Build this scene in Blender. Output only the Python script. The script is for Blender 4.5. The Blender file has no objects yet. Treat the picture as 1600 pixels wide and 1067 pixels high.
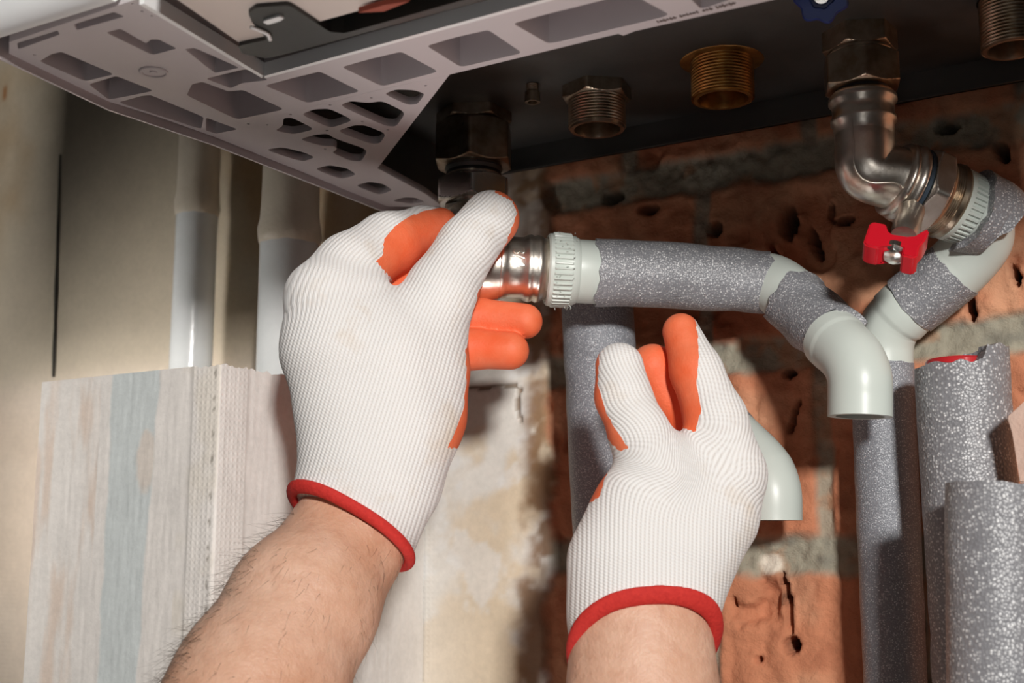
import bpy, bmesh, math, random
import numpy as np
from mathutils import Vector, Matrix

C = bpy.context.scene.collection
S = bpy.context.scene
random.seed(7)
rng = np.random.default_rng(11)
PI = math.pi

# ------------------------------------------------------------------ camera, world, lights, exposure
F_PX, CX, CY = 2000.0, 800.0, 533.5
PITCH, YAW = math.radians(9.69), math.radians(31.0)
CAM = Vector((0.0, -0.75, 1.30))
cd = bpy.data.cameras.new('camera'); cam = bpy.data.objects.new('camera', cd); C.objects.link(cam)
cd.sensor_width = 36.0; cd.lens = F_PX/1600*36.0; cd.clip_start = 0.02
cam.location = CAM
cam.rotation_euler = (PI/2+PITCH, 0, YAW)
cd.dof.use_dof = True; cd.dof.focus_distance = 0.70; cd.dof.aperture_fstop = 10.0
S.camera = cam
ROT = np.array(cam.rotation_euler.to_matrix())
CAMN = np.array(CAM)

W = bpy.data.worlds.new('world'); S.world = W; W.use_nodes = True
nt = W.node_tree; nt.nodes.clear()
wo = nt.nodes.new('ShaderNodeOutputWorld'); wb = nt.nodes.new('ShaderNodeBackground')
wb.inputs[0].default_value = (0.80, 0.76, 0.72, 1); wb.inputs[1].default_value = 0.02
nt.links.new(wb.outputs[0], wo.inputs[0])

def area(name, loc, target, size, power, col):
    l = bpy.data.lights.new(name, 'AREA'); l.shape = 'SQUARE'; l.size = size; l.energy = power; l.color = col
    o = bpy.data.objects.new(name, l); C.objects.link(o); o.location = loc
    o.rotation_euler = (Vector(target)-Vector(loc)).to_track_quat('-Z', 'Y').to_euler(); return o
area('key_light', (0.75, -1.50, 1.705), (-0.25, -0.05, 1.35), 0.14, 28.0, (1.0, 0.97, 0.93))
area('low_fill', (0.15, -1.45, 1.02), (-0.3, 0.0, 1.40), 0.22, 0.4, (1.0, 0.97, 0.94))
fb_l = area('floor_bounce', (-0.30, -0.46, 0.42), (-0.30, -0.40, 1.53), 0.35, 0.38, (1.0, 0.95, 0.92)); fb_l.data.spread = math.radians(38)
lf = area('left_fill', (-1.22, -0.75, 1.16), (-0.76, 0.0, 1.38), 0.18, 0.32, (1.0, 0.96, 0.91)); lf.data.spread = math.radians(32)

S.view_settings.view_transform = 'Standard'; S.view_settings.look = 'None'
S.view_settings.gamma = 1.0; S.view_settings.exposure = 0.10
S.view_settings.use_curve_mapping = False
S.cycles.use_denoising = True

# ------------------------------------------------------------------ pixel -> place
def ray(px, py):
    return ROT @ np.array([(px-CX)/F_PX, -(py-CY)/F_PX, -1.0])
def P(px, py, d):
    return Vector(CAMN + ray(px, py)*d)
def PY(px, py, y):
    r = ray(px, py); return Vector(CAMN + r*((y-CAMN[1])/r[1]))
def PZ(px, py, z):
    r = ray(px, py); return Vector(CAMN + r*((z-CAMN[2])/r[2]))
def PX(px, py, x):
    r = ray(px, py); return Vector(CAMN + r*((x-CAMN[0])/r[0]))
def depth(p):
    return -(ROT.T @ (np.array(p)-CAMN))[2]
def RP(rpx, p):
    return rpx*depth(p)/F_PX

# ------------------------------------------------------------------ materials
def srgb(r, g, b):
    f = lambda c: (c/255/12.92) if c/255 <= 0.04045 else ((c/255+0.055)/1.055)**2.4
    return (f(r), f(g), f(b), 1)

class NT:
    def __init__(s, name):
        s.m = bpy.data.materials.new(name); s.m.use_nodes = True; s.t = s.m.node_tree
        s.b = s.t.nodes['Principled BSDF']; s.tc = None
    def n(s, typ, **kw):
        x = s.t.nodes.new('ShaderNode'+typ)
        for k, v in kw.items():
            if k.startswith('i_'):
                key = k[2:]; key = int(key) if key.isdigit() else key.replace('_', ' ')
                x.inputs[key].default_value = v
            else: setattr(x, k, v)
        return x
    def l(s, a, b): s.t.links.new(a, b)
    def obj(s):
        if not s.tc: s.tc = s.n('TexCoord')
        return s.tc.outputs['Object']
    def noise(s, scale, detail=4, rough=0.6, vec=None):
        x = s.n('TexNoise'); x.inputs['Scale'].default_value = scale; x.inputs['Detail'].default_value = detail
        x.inputs['Roughness'].default_value = rough; s.l(vec or s.obj(), x.inputs['Vector']); return x.outputs[0]
    def ramp(s, fac, stops):
        x = s.n('ValToRGB'); cr = x.color_ramp
        while len(cr.elements) < len(stops): cr.elements.new(0.5)
        for e, (p, c) in zip(cr.elements, stops): e.position = p; e.color = c
        s.l(fac, x.inputs[0]); return x.outputs[0]
    def math(s, op, a, b=None, c=None):
        x = s.n('Math'); x.operation = op
        for i, v in enumerate((a, b, c)):
            if v is None: continue
            if isinstance(v, (int, float)): x.inputs[i].default_value = v
            else: s.l(v, x.inputs[i])
        return x.outputs[0]
    def mix(s, fac, a, b, mode='MIX'):
        x = s.n('Mix'); x.data_type = 'RGBA'; x.blend_type = mode
        for i, v in ((0, fac), (6, a), (7, b)):
            if isinstance(v, (int, float, tuple)): x.inputs[i].default_value = v
            else: s.l(v, x.inputs[i])
        return x.outputs[2]
    def bump(s, h, strength=0.3, dist=0.001, normal=None):
        x = s.n('Bump'); x.inputs['Strength'].default_value = strength; x.inputs['Distance'].default_value = dist
        s.l(h, x.inputs['Height'])
        if normal is not None: s.l(normal, x.inputs['Normal'])
        return x.outputs[0]
    def set(s, **kw):
        for k, v in kw.items():
            i = s.b.inputs[k.replace('_', ' ')]
            if isinstance(v, (int, float, tuple)): i.default_value = v
            else: s.l(v, i)
        return s.m

def metal(name, col, rough=0.3, bump=0.15, scale=300, dirt=None):
    t = NT(name); nz = t.noise(scale, 3)
    r = t.math('MULTIPLY_ADD', t.noise(60, 3), 0.25, rough-0.12)
    c = col
    if dirt: c = t.mix(t.ramp(t.noise(90, 5), [(0.4, (0, 0, 0, 1)), (0.7, (1, 1, 1, 1))]), col, dirt)
    return t.set(Base_Color=c, Metallic=1.0, Roughness=r, Normal=t.bump(nz, bump, 0.0004))
def plastic(name, col, rough=0.4, bump=0.1, scale=400, var=0.06, sss=0.0):
    t = NT(name)
    n = t.noise(25, 4)
    dk = tuple(c*(1-var*2) for c in col[:3])+(1,)
    c = t.mix(n, dk, col)
    m = t.set(Base_Color=c, Roughness=rough, Normal=t.bump(t.noise(scale, 3), bump, 0.0004))
    if sss: t.set(Subsurface_Weight=sss, Subsurface_Radius=(0.004, 0.004, 0.004))
    return m
M = {}
M['nickel'] = metal('nickel', (0.82, 0.77, 0.70, 1), 0.33, 0.2, 500, (0.66, 0.59, 0.50, 1))
M['nickel_shaded'] = metal('shaded_nickel', (0.50, 0.42, 0.33, 1), 0.32, 0.2, 400, (0.30, 0.22, 0.14, 1))  # darker nickel copy: shade under the boiler is put into its colour
M['brass'] = metal('brass', (0.62, 0.36, 0.12, 1), 0.36, 0.25, 300, (0.35, 0.17, 0.05, 1))
M['steel'] = metal('bright_steel', (0.8, 0.79, 0.77, 1), 0.22)
M['rubber'] = plastic('black_rubber', (0.012, 0.012, 0.013, 1), 0.5)
M['oring'] = plastic('blue_rubber_ring', (0.045, 0.07, 0.10, 1), 0.5)
M['ppr'] = plastic('grey_green_pipe_plastic', srgb(208, 216, 209), 0.36, 0.05, 300, 0.03, 0.05)
M['red'] = plastic('red_handle_plastic', srgb(205, 22, 40), 0.28, 0.05)
M['redpipe'] = plastic('red_plastic_pipe', srgb(190, 40, 45), 0.35)
M['blue'] = plastic('blue_knob_plastic', srgb(14, 48, 120), 0.35)
M['cover'] = plastic('lavender_grey_plastic', srgb(198, 190, 192), 0.45, 0.06, 700, 0.04)
M['casing'] = plastic('white_enamel', srgb(236, 236, 236), 0.3, 0.02)
M['panel'] = plastic('pale_grey_panel_plastic', srgb(205, 192, 184), 0.45, 0.05)
M['black'] = plastic('black_plastic', (0.020, 0.021, 0.019, 1), 0.4)
M['plate'] = metal('dark_steel_plate', (0.17, 0.17, 0.165, 1), 0.55, 0.1, 200)
M['cavity'] = plastic('dark_gap_shade', (0.02, 0.02, 0.02, 1), 0.7)

def foam_mat(name, cell, base, spec):
    t = NT(name)
    v = t.n('TexVoronoi'); v.feature = 'F1'; v.inputs['Scale'].default_value = cell*1.4; v.inputs['Randomness'].default_value = 1.0
    t.l(t.obj(), v.inputs['Vector'])
    # closed foam cells; glints are painted as white cores on some of them
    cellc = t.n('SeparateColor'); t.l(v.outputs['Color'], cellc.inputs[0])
    glint = t.ramp(cellc.outputs[0], [(0.25, (0, 0, 0, 1)), (1.0, (1, 1, 1, 1))])
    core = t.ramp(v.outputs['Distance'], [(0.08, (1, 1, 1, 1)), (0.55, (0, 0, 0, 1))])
    k = t.mix(1.0, glint, core, 'MULTIPLY')
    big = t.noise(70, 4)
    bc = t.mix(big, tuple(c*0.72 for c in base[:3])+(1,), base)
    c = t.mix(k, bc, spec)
    h = t.math('ADD', t.math('MULTIPLY', v.outputs['Distance'], -1.0), t.math('MULTIPLY', t.noise(150, 4), 0.8))
    return t.set(Base_Color=c, Roughness=0.38, Specular_IOR_Level=0.6, Normal=t.bump(h, 0.45, 0.0008))
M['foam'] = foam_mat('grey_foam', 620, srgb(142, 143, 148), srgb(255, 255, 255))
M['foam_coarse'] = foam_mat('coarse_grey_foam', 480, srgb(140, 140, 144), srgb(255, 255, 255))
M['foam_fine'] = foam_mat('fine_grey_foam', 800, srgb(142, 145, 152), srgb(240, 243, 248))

def wall_mat():
    t = NT('wall_surface')
    a = t.n('Attribute'); a.attribute_name = 'Col'
    n1 = t.noise(220, 6, 0.7); n2 = t.noise(35, 5, 0.65)
    v = t.math('MULTIPLY_ADD', n1, 0.30, 0.85)
    v2 = t.math('MULTIPLY_ADD', n2, 0.30, 0.85)
    c = t.mix(1.0, a.outputs['Color'], t.mix(1.0, v, v2, 'MULTIPLY'), 'MULTIPLY')
    sep = t.n('SeparateXYZ'); t.l(t.obj(), sep.inputs[0])
    rb = t.n('Attribute'); rb.attribute_name = 'tape'
    # glass fibre tape under the filler: square mesh
    mx = t.math('SINE', t.math('MULTIPLY', t.math('ADD', sep.outputs[0], sep.outputs[1]), 2*PI/0.0036))
    mz = t.math('SINE', t.math('MULTIPLY', sep.outputs[2], 2*PI/0.0036))
    g = t.math('MAXIMUM', mx, mz)
    g = t.math('MULTIPLY', g, rb.outputs['Fac'])
    rough = t.n('Attribute'); rough.attribute_name = 'rough'
    h = t.math('ADD', t.math('MULTIPLY', g, 0.12), t.math('MULTIPLY', n1, t.math('MULTIPLY_ADD', rough.outputs['Fac'], 1.6, 0.18)))
    return t.set(Base_Color=c, Roughness=0.85, Normal=t.bump(h, 0.8, 0.0012))
M['wall'] = wall_mat()

def paint_mat():
    t = NT('chipped_white_pipe_paint')
    n = t.noise(30, 5)
    c = t.mix(n, srgb(205, 208, 208), srgb(228, 230, 230))
    return t.set(Base_Color=c, Roughness=0.22, Normal=t.bump(t.noise(90, 5), 0.35, 0.0015))
M['paint'] = paint_mat()
def paint2():
    t = NT('old_cream_pipe_paint')
    c = t.mix(t.noise(40, 5), srgb(196, 184, 165), srgb(222, 212, 196))
    return t.set(Base_Color=c, Roughness=0.4, Normal=t.bump(t.noise(110, 5), 0.5, 0.0018))
M['paint_old'] = paint2()

def knit_mat():
    t = NT('white_knit')
    u = t.n('Attribute'); u.attribute_name = 'rib_u'; v = t.n('Attribute'); v.attribute_name = 'rib_v'
    U = t.math('MULTIPLY', u.outputs['Fac'], 2*PI/0.0021)
    V = t.math('MULTIPLY', v.outputs['Fac'], 2*PI/0.0015)
    su = t.math('SINE', U)
    sv = t.math('SINE', t.math('ADD', V, t.math('MULTIPLY', U, 0.5)))
    groove = t.math('MULTIPLY_ADD', su, 0.5, 0.5)
    st = t.math('MULTIPLY_ADD', sv, 0.5, 0.5)
    h = t.math('ADD', t.math('POWER', groove, 0.6), t.math('MULTIPLY', st, 0.35))
    dot = t.math('MULTIPLY', t.math('POWER', t.math('SUBTRACT', 1.0, groove), 2.0), t.math('MULTIPLY_ADD', st, 0.6, 0.4))
    d = t.math('MULTIPLY', dot, 0.38)
    dirt = t.ramp(t.noise(22, 5, 0.6), [(0.55, (0, 0, 0, 1)), (0.82, (1, 1, 1, 1))])
    base = t.mix(dirt, srgb(238, 236, 234), srgb(216, 196, 170))
    c = t.mix(d, base, srgb(176, 160, 148))  # shade between the knit ribs is painted into the colour
    return t.set(Base_Color=c, Roughness=0.9, Sheen_Weight=0.15, Normal=t.bump(h, 0.55, 0.0006),
                 Subsurface_Weight=0.06, Subsurface_Radius=(0.003, 0.0025, 0.002))
M['knit'] = knit_mat()
def latex_mat():
    t = NT('orange_latex')
    c = t.mix(t.ramp(t.noise(45, 5), [(0.35, (0, 0, 0, 1)), (0.75, (1, 1, 1, 1))]), srgb(240, 106, 60), srgb(244, 134, 94))
    return t.set(Base_Color=c, Roughness=0.6, Normal=t.bump(t.math('ADD', t.noise(900, 3), t.math('MULTIPLY', t.noise(130, 4), 2.0)), 0.35, 0.0006),
                 Subsurface_Weight=0.08, Subsurface_Radius=(0.004, 0.002, 0.001))
M['latex'] = latex_mat()
def hem_mat():
    t = NT('red_hem_yarn')
    v = t.noise(500, 4)
    c = t.mix(v, srgb(176, 28, 26), srgb(222, 58, 48))
    return t.set(Base_Color=c, Roughness=0.85, Normal=t.bump(v, 0.6, 0.0008))
M['hem'] = hem_mat()
def skin_mat():
    t = NT('skin')
    n = t.noise(18, 5, 0.6); n2 = t.noise(120, 5, 0.6)
    c = t.mix(t.ramp(n, [(0.3, (0, 0, 0, 1)), (0.7, (1, 1, 1, 1))]), srgb(206, 154, 124), srgb(230, 190, 166))
    c = t.mix(t.math('MULTIPLY', t.ramp(n2, [(0.45, (0, 0, 0, 1)), (0.8, (1, 1, 1, 1))]), 0.35), c, srgb(178, 118, 90))
    h = t.math('ADD', t.noise(500, 4), t.math('MULTIPLY', t.noise(60, 4), 3.0))
    return t.set(Base_Color=c, Roughness=0.5, Normal=t.bump(h, 0.5, 0.0009),
                 Subsurface_Weight=0.12, Subsurface_Radius=(0.008, 0.003, 0.0015))
M['skin'] = skin_mat()
M['hair'] = plastic('dark_hair', (0.10, 0.065, 0.045, 1), 0.5)

# ------------------------------------------------------------------ object helpers
def link(name, me, mat, parent=None, smooth=35):
    if mat: me.materials.append(M[mat] if isinstance(mat, str) else mat)
    o = bpy.data.objects.new(name, me); C.objects.link(o)
    if smooth:
        me.polygons.foreach_set('use_smooth', [True]*len(me.polygons))
        if smooth < 180: me.set_sharp_from_angle(angle=math.radians(smooth))
    if parent is not None:
        o.parent = parent
        o.matrix_parent_inverse = Matrix.Translation(parent.location).inverted()
    return o
def from_bm(name, bm, mat, parent=None, smooth=35):
    bmesh.ops.recalc_face_normals(bm, faces=bm.faces)
    me = bpy.data.meshes.new(name); bm.to_mesh(me); bm.free()
    return link(name, me, mat, parent, smooth)
def thing(name, label, cat, loc, group=None):
    o = bpy.data.objects.new(name, None); C.objects.link(o); o.location = loc; o.empty_display_size = 0.01
    o['label'] = label; o['category'] = cat
    if group: o['group'] = group
    return o
def tag(o, label, cat, group=None):
    o['label'] = label; o['category'] = cat
    if group: o['group'] = group
    return o
def struct(o): o['kind'] = 'structure'; return o

def frame(d):
    d = Vector(d).normalized(); up = Vector((0, 0, 1)) if abs(d.z) < 0.95 else Vector((0, 1, 0))
    a = d.cross(up).normalized(); b = d.cross(a).normalized(); return d, a, b
def lathe(bm, p0, d, rows, seg=72, rf=None, close=False, rot=0.0):
    """rows: (t, r) along axis d from p0; rf(theta, t, r) changes the radius round the section"""
    d, a, b = frame(d); p0 = Vector(p0); rings = []
    for (t, r) in rows:
        ring = []
        for i in range(seg):
            th = 2*PI*i/seg + rot
            rr = rf(th-rot, t, r) if rf else r
            ring.append(bm.verts.new(p0+d*t+(a*math.cos(th)+b*math.sin(th))*rr))
        rings.append(ring)
    n = len(rings)
    for k in range(n if close else n-1):
        A, B = rings[k], rings[(k+1) % n]
        for i in range(seg):
            j = (i+1) % seg
            bm.faces.new((A[i], A[j], B[j], B[i]))
    if not close:
        bm.faces.new(rings[0][::-1]); bm.faces.new(rings[-1])
    return bm
def catmull(pts, n=8):
    pts = [Vector(p) for p in pts]; out = []
    q = [pts[0]*2-pts[1]]+pts+[pts[-1]*2-pts[-2]]
    for i in range(1, len(q)-2):
        p0, p1, p2, p3 = q[i-1:i+3]
        for k in range(n):
            t = k/n
            out.append(0.5*((2*p1)+(p2-p0)*t+(2*p0-5*p1+4*p2-p3)*t*t+(3*p1-p0-3*p2+p3)*t**3))
    out.append(pts[-1]); return out
def sweep(bm, pts, rad, seg=48, inner=None, noise=0.0, seed=1, endnoise=0.0):
    """tube along points; rad per point; inner = wall thickness for an open tube"""
    pts = [Vector(p) for p in pts]; n = len(pts)
    rad = list(rad) if hasattr(rad, '__len__') else [rad]*n
    r_ = np.random.default_rng(seed)
    ph = r_.uniform(0, 6.28, (6, 2)); fr = r_.integers(1, 5, 6)
    tans = []
    for i in range(n):
        t = (pts[min(i+1, n-1)]-pts[max(i-1, 0)]).normalized(); tans.append(t)
    _, a, b = frame(tans[0]); rings = []; s = 0
    def mk(off):
        nonlocal a, b
        _, aa, bb = frame(tans[0]); rr = []; s = 0
        for i in range(n):
            t = tans[i]; aa = (aa-t*aa.dot(t)).normalized(); bb = t.cross(aa)
            if i: s += (pts[i]-pts[i-1]).length
            ring = []
            for k in range(seg):
                th = 2*PI*k/seg
                w = sum(math.sin(fr[q]*th+s*(60+40*q)+ph[q, 0]) for q in range(6))/3.0*noise if noise else 0
                e = 0
                if endnoise and i in (0, n-1):
                    e = (math.sin(3*th+ph[0, 1])+0.6*math.sin(7*th+ph[1, 1])+0.4*math.sin(13*th+ph[2, 1]))*endnoise
                ring.append(bm.verts.new(pts[i]+(aa*math.cos(th)+bb*math.sin(th))*(rad[i]-off+w)+t*e))
            rr.append(ring)
        for A, B in zip(rr, rr[1:]):
            for k in range(seg):
                j = (k+1) % seg; bm.faces.new((A[k], A[j], B[j], B[k]))
        return rr
    o = mk(0)
    if inner:
        q = mk(inner)
        for A, B in ((o[0], q[0]), (o[-1], q[-1])):
            for k in range(seg):
                j = (k+1) % seg; bm.faces.new((A[k], A[j], B[j], B[k]))
    else:
        bm.faces.new(o[0][::-1]); bm.faces.new(o[-1])
    return bm
def hexr(ap, t0, t1, ch0=0.0, ch1=0.0):
    """hexagon section of apothem ap between t0 and t1, its corners chamfered by a cone at the ends"""
    R = ap/math.cos(PI/6)
    def rf(th, t, r):
        a = (th % (PI/3))-PI/6
        h = ap/math.cos(a)
        h = min(h, R*0.985)
        lim = R
        if ch0: lim = min(lim, ap*0.97+(t-t0)*1.75 if (t-t0) < ch0 else R)
        if ch1: lim = min(lim, ap*0.97+(t1-t)*1.75 if (t1-t) < ch1 else R)
        return min(h, lim, r)
    return rf
def hexnut(bm, p0, d, L, ap, rot=0.0, ch=(1, 1)):
    R = ap/math.cos(PI/6); c = (R-ap*0.97)/1.75
    ts = sorted(set([0, L]+[c*k/5 for k in range(1, 7)]+[L-c*k/5 for k in range(1, 7)]+[L/2]))
    ts = [t for t in ts if 0 <= t <= L]
    return lathe(bm, p0, d, [(t, 1.0) for t in ts], 144, hexr(ap, 0, L, c*1.2 if ch[0] else 0, c*1.2 if ch[1] else 0), rot=rot)
def thread_rows(t0, t1, r, pitch=0.0018, dep=0.0009, taper=0.0):
    rows = []; t = t0
    while t < t1-1e-6:
        k = 1-taper*(t-t0)/(t1-t0)
        rows += [(t, (r-dep)*k), (t+pitch*0.3, (r-dep*0.2)*k), (t+pitch*0.5, r*k), (t+pitch*0.7, (r-dep*0.2)*k)]
        t += pitch
    rows.append((t1, (r-dep)*(1-taper)))
    return rows
def box(bm, a, b):
    a, b = Vector(a), Vector(b)
    v = [bm.verts.new((x, y, z)) for x in (a.x, b.x) for y in (a.y, b.y) for z in (a.z, b.z)]
    for f in ((0, 1, 3, 2), (4, 6, 7, 5), (0, 4, 5, 1), (2, 3, 7, 6), (0, 2, 6, 4), (1, 5, 7, 3)):
        bm.faces.new([v[i] for i in f])
def prism(bm, poly, z0, z1):
    lo = [bm.verts.new((p[0], p[1], z0)) for p in poly]; hi = [bm.verts.new((p[0], p[1], z1)) for p in poly]
    n = len(poly); bm.faces.new(lo); bm.faces.new(hi[::-1])
    for i in range(n): bm.faces.new((lo[i], hi[i], hi[(i+1) % n], lo[(i+1) % n]))
def sheet_with_holes(name, outer, holes, z0, z1, mat, parent, bevel=0.0004):
    """flat moulding: outline and holes in the horizontal plane, z0..z1 thick"""
    cu = bpy.data.curves.new(name, 'CURVE'); cu.dimensions = '2D'; cu.fill_mode = 'BOTH'
    th = (z1-z0)/2; cu.extrude = th-bevel; cu.bevel_depth = bevel; cu.bevel_resolution = 1; cu.offset = -bevel
    for poly in [outer]+holes:
        sp = cu.splines.new('POLY'); sp.points.add(len(poly)-1); sp.use_cyclic_u = True
        for q, p in zip(sp.points, poly): q.co = (p[0], p[1], 0, 1)
    t = bpy.data.objects.new('tmp', cu); C.objects.link(t)
    bpy.context.view_layer.update()
    me = bpy.data.meshes.new_from_object(t.evaluated_get(bpy.context.evaluated_depsgraph_get()))
    bpy.data.objects.remove(t); bpy.data.curves.remove(cu)
    me.transform(Matrix.Translation((0, 0, z0+th)))
    me.materials.clear()
    me.name = name
    return link(name, me, mat, parent, 30)
def roundpoly(poly, r=0.25, n=3):
    """soften the corners of a polygon"""
    out = []; m = len(poly)
    for i in range(m):
        a, b, c = (np.array(poly[i-1], float), np.array(poly[i], float), np.array(poly[(i+1) % m], float))
        p, q = b+(a-b)*r, b+(c-b)*r
        for k in range(n+1):
            t = k/n; out.append(tuple((1-t)**2*p+2*t*(1-t)*b+t*t*q))
    return out
def dedupe(bm): bmesh.ops.remove_doubles(bm, verts=bm.verts, dist=1e-6)

# ------------------------------------------------------------------ noise for the wall
def vnoise(x, z, s, seed):
    r = np.random.default_rng(seed); T = r.random((256, 256))
    x = x*s; z = z*s; xi = np.floor(x).astype(int); zi = np.floor(z).astype(int); fx = x-xi; fz = z-zi
    fx = fx*fx*(3-2*fx); fz = fz*fz*(3-2*fz)
    g = lambda i, j: T[i % 256, j % 256]
    return (g(xi, zi)*(1-fx)+g(xi+1, zi)*fx)*(1-fz)+(g(xi, zi+1)*(1-fx)+g(xi+1, zi+1)*fx)*fz
def fbm(x, z, s, seed, o=4):
    t = 0; a = 0.5
    for k in range(o): t = t+a*vnoise(x, z, s*2**k, seed+k); a *= 0.5
    return t
def sstep(a, b, x):
    t = np.clip((x-a)/(b-a), 0, 1); return t*t*(3-2*t)
def grid_mesh(name, pos, col, tape, rough, parent=None):
    n, m = pos.shape[:2]
    me = bpy.data.meshes.new(name)
    idx = np.arange(n*m).reshape(n, m)
    f = np.stack([idx[:-1, :-1], idx[1:, :-1], idx[1:, 1:], idx[:-1, 1:]], -1).reshape(-1, 4)
    me.vertices.add(n*m); me.vertices.foreach_set('co', pos.reshape(-1).astype(np.float32))
    me.loops.add(f.size); me.loops.foreach_set('vertex_index', f.reshape(-1).astype(np.int32))
    me.polygons.add(len(f)); me.polygons.foreach_set('loop_start', np.arange(0, f.size, 4, dtype=np.int32))
    me.update(calc_edges=True)
    a = me.attributes.new('Col', 'FLOAT_COLOR', 'POINT')
    a.data.foreach_set('color', np.concatenate([col.reshape(-1, 3), np.ones((n*m, 1))], 1).reshape(-1).astype(np.float32))
    for nm, arr in (('tape', tape), ('rough', rough)):
        a = me.attributes.new(nm, 'FLOAT', 'POINT'); a.data.foreach_set('value', arr.reshape(-1).astype(np.float32))
    return link(name, me, 'wall', parent, 180)
def lerp3(c, col, w):
    return c*(1-w[..., None])+np.array(col[:3])*w[..., None]

# ------------------------------------------------------------------ the walls
XB0, XB1 = -1.70, 0.48
xs = np.concatenate([np.linspace(XB0, -0.50, 260, endpoint=False), np.linspace(-0.50, XB1, 580)])
zs = np.linspace(0.70, 1.90, 700)
X, Z = np.meshgrid(xs, zs, indexing='ij')
w1 = PY(1215, 868, 0); w2 = PY(1480, 532, 0)
pitch = w2.z-w1.z
half = 0.0105
edge_x = PY(868, 760, 0).x+0.010*(fbm(X*0, Z, 30, 5)-0.5)*2+0.004*(fbm(X*0, Z, 160, 8)-0.5)
q = (Z+0.004*(fbm(X, Z, 25, 31)-0.5)-w1.z)/pitch
course = np.floor(q+0.5); dz = np.abs(q-course)*pitch        # distance to nearest bed joint
crs = np.floor(q)
blen = 0.125
off = np.where(crs % 2 == 0, PY(1292, 760, 0).x, PY(1360, 1000, 0).x+0.03)
qx = (X+0.004*(fbm(X, Z, 30, 33)-0.5)-off)/blen
dx = np.abs(qx-np.floor(qx+0.5))*blen
bid = np.floor(qx)*7+crs*13
rec = np.maximum(1-sstep(half-0.003, half+0.004, dz+0.006*(fbm(X, Z, 90, 41)-0.5)), 0.9*(1-sstep(0.003, 0.007, dx)))
lump = fbm(X, Z, 22, 51, 5)
H = 0.004+0.010*(lump-0.5)+0.004*(fbm(X, Z, 120, 61, 4)-0.5)
# fired clay ribs run up the face of each hollow brick
H = H+0.0016*np.abs(np.sin(X*PI/0.021))*(1-rec)
H = H-rec*(0.003+0.006*(fbm(X, Z, 140, 71)-0.5))
chip = sstep(0.62, 0.70, fbm(X, Z, 26, 81, 4))
H = H-chip*0.007*(1-rec)
base = np.zeros(X.shape+(3,))+np.array(srgb(208, 138, 102)[:3])
v = np.sin(bid*12.9898)*0.5+0.5
base = lerp3(base, srgb(188, 108, 74), v*0.5)
base = lerp3(base, srgb(222, 168, 132), sstep(0.45, 0.75, fbm(X, Z, 28, 91, 5))*0.7)
base = lerp3(base, srgb(158, 92, 64), sstep(0.5, 0.8, fbm(X, Z, 45, 95, 5))*0.5)
mort = np.zeros_like(base)+np.array(srgb(164, 158, 140)[:3])
mort = lerp3(mort, srgb(196, 140, 100), sstep(0.52, 0.7, fbm(X, Z, 60, 99, 4))*0.6)
mort = lerp3(mort, srgb(120, 118, 108), sstep(0.5, 0.75, fbm(X, Z, 90, 98, 4))*0.6)
COL = base*(1-rec[..., None])+mort*rec[..., None]
# cracks and holes in the clay
def pit(px, py, rx, rz, rot=0.0, dep=0.03):
    global H, COL
    p = PY(px, py, 0)
    ax = (X-p.x)*math.cos(rot)+(Z-p.z)*math.sin(rot); az = -(X-p.x)*math.sin(rot)+(Z-p.z)*math.cos(rot)
    m = RP(1, p)
    rr = np.sqrt((ax/(rx*m))**2+(az/(rz*m))**2)+0.5*(fbm(X, Z, 120, int(px)+int(py))-0.5)
    w = 1-sstep(0.75, 1.1, rr)
    H = H-w*dep; COL = lerp3(COL, (0.045, 0.022, 0.014), w)  # near-black inside: the shade of each hole is painted in
for a in ((1236, 950, 5, 38, 0.10), (1228, 915, 3, 22, 0.12), (1240, 1008, 12, 13, 0), (1246, 648, 4, 22, -0.35), (1241, 668, 5, 12, -0.35),
          (1322, 348, 14, 6, 0.1), (1272, 380, 6, 30, 0.3), (1232, 350, 14, 26, 0), (1208, 400, 8, 18, 0.2), (1300, 330, 7, 12, 0), (1519, 480, 7, 22, 0.15),
          (1236, 585, 10, 6, 0), (1568, 240, 9, 20, 0.4), (1480, 200, 20, 7, 0), (1020, 330, 16, 8, 0), (1120, 360, 12, 14, 0), (960, 310, 18, 10, 0),
          (1500, 585, 6, 5, 0), (1588, 430, 5, 20, 0.2), (1150, 940, 4, 5, 0), (1190, 1030, 5, 4, 0)):
    pit(*a)
# limewash spot on the joint
p = PY(1205, 880, 0); w = 1-sstep(0.005, 0.009, np.hypot(X-p.x, (Z-p.z)*1.3)+0.006*(fbm(X, Z, 120, 7)-0.5)); COL = lerp3(COL, srgb(232, 222, 205), w)
# the plaster coat stops in a ragged edge
pl = 1-sstep(-0.0025, 0.0025, X-edge_x)
ptop = PY(780, 598, 0).z
ripple = fbm(X, Z, 14, 111, 4)
PH = 0.013+0.002*(ripple-0.5)-0.004*sstep(-0.035, 0.0, X-edge_x)
stain = sstep(-0.050, -0.008, X-edge_x+0.05*(fbm(X, Z, 24, 121, 5)-0.5))
low = sstep(-0.12, 0.14, Z-PY(800, 760, 0).z)
PC = np.zeros_like(base)+np.array(srgb(236, 232, 224)[:3])
PC = lerp3(PC, srgb(226, 206, 176), sstep(0.48, 0.62, fbm(X, Z, 17, 131, 5))*sstep(-0.16, -0.02, X-edge_x)*0.9)
PC = lerp3(PC, srgb(240, 241, 240), sstep(0.55, 0.62, fbm(X, Z, 30, 141, 5))*0.5)
br = sstep(-0.026, -0.012, X-edge_x+0.02*(fbm(X, Z, 60, 151, 4)-0.5))
PC = lerp3(PC, srgb(138, 98, 58), br*0.85*sstep(0.35, 0.6, fbm(X, Z, 70, 155, 3)+0.15))
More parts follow.
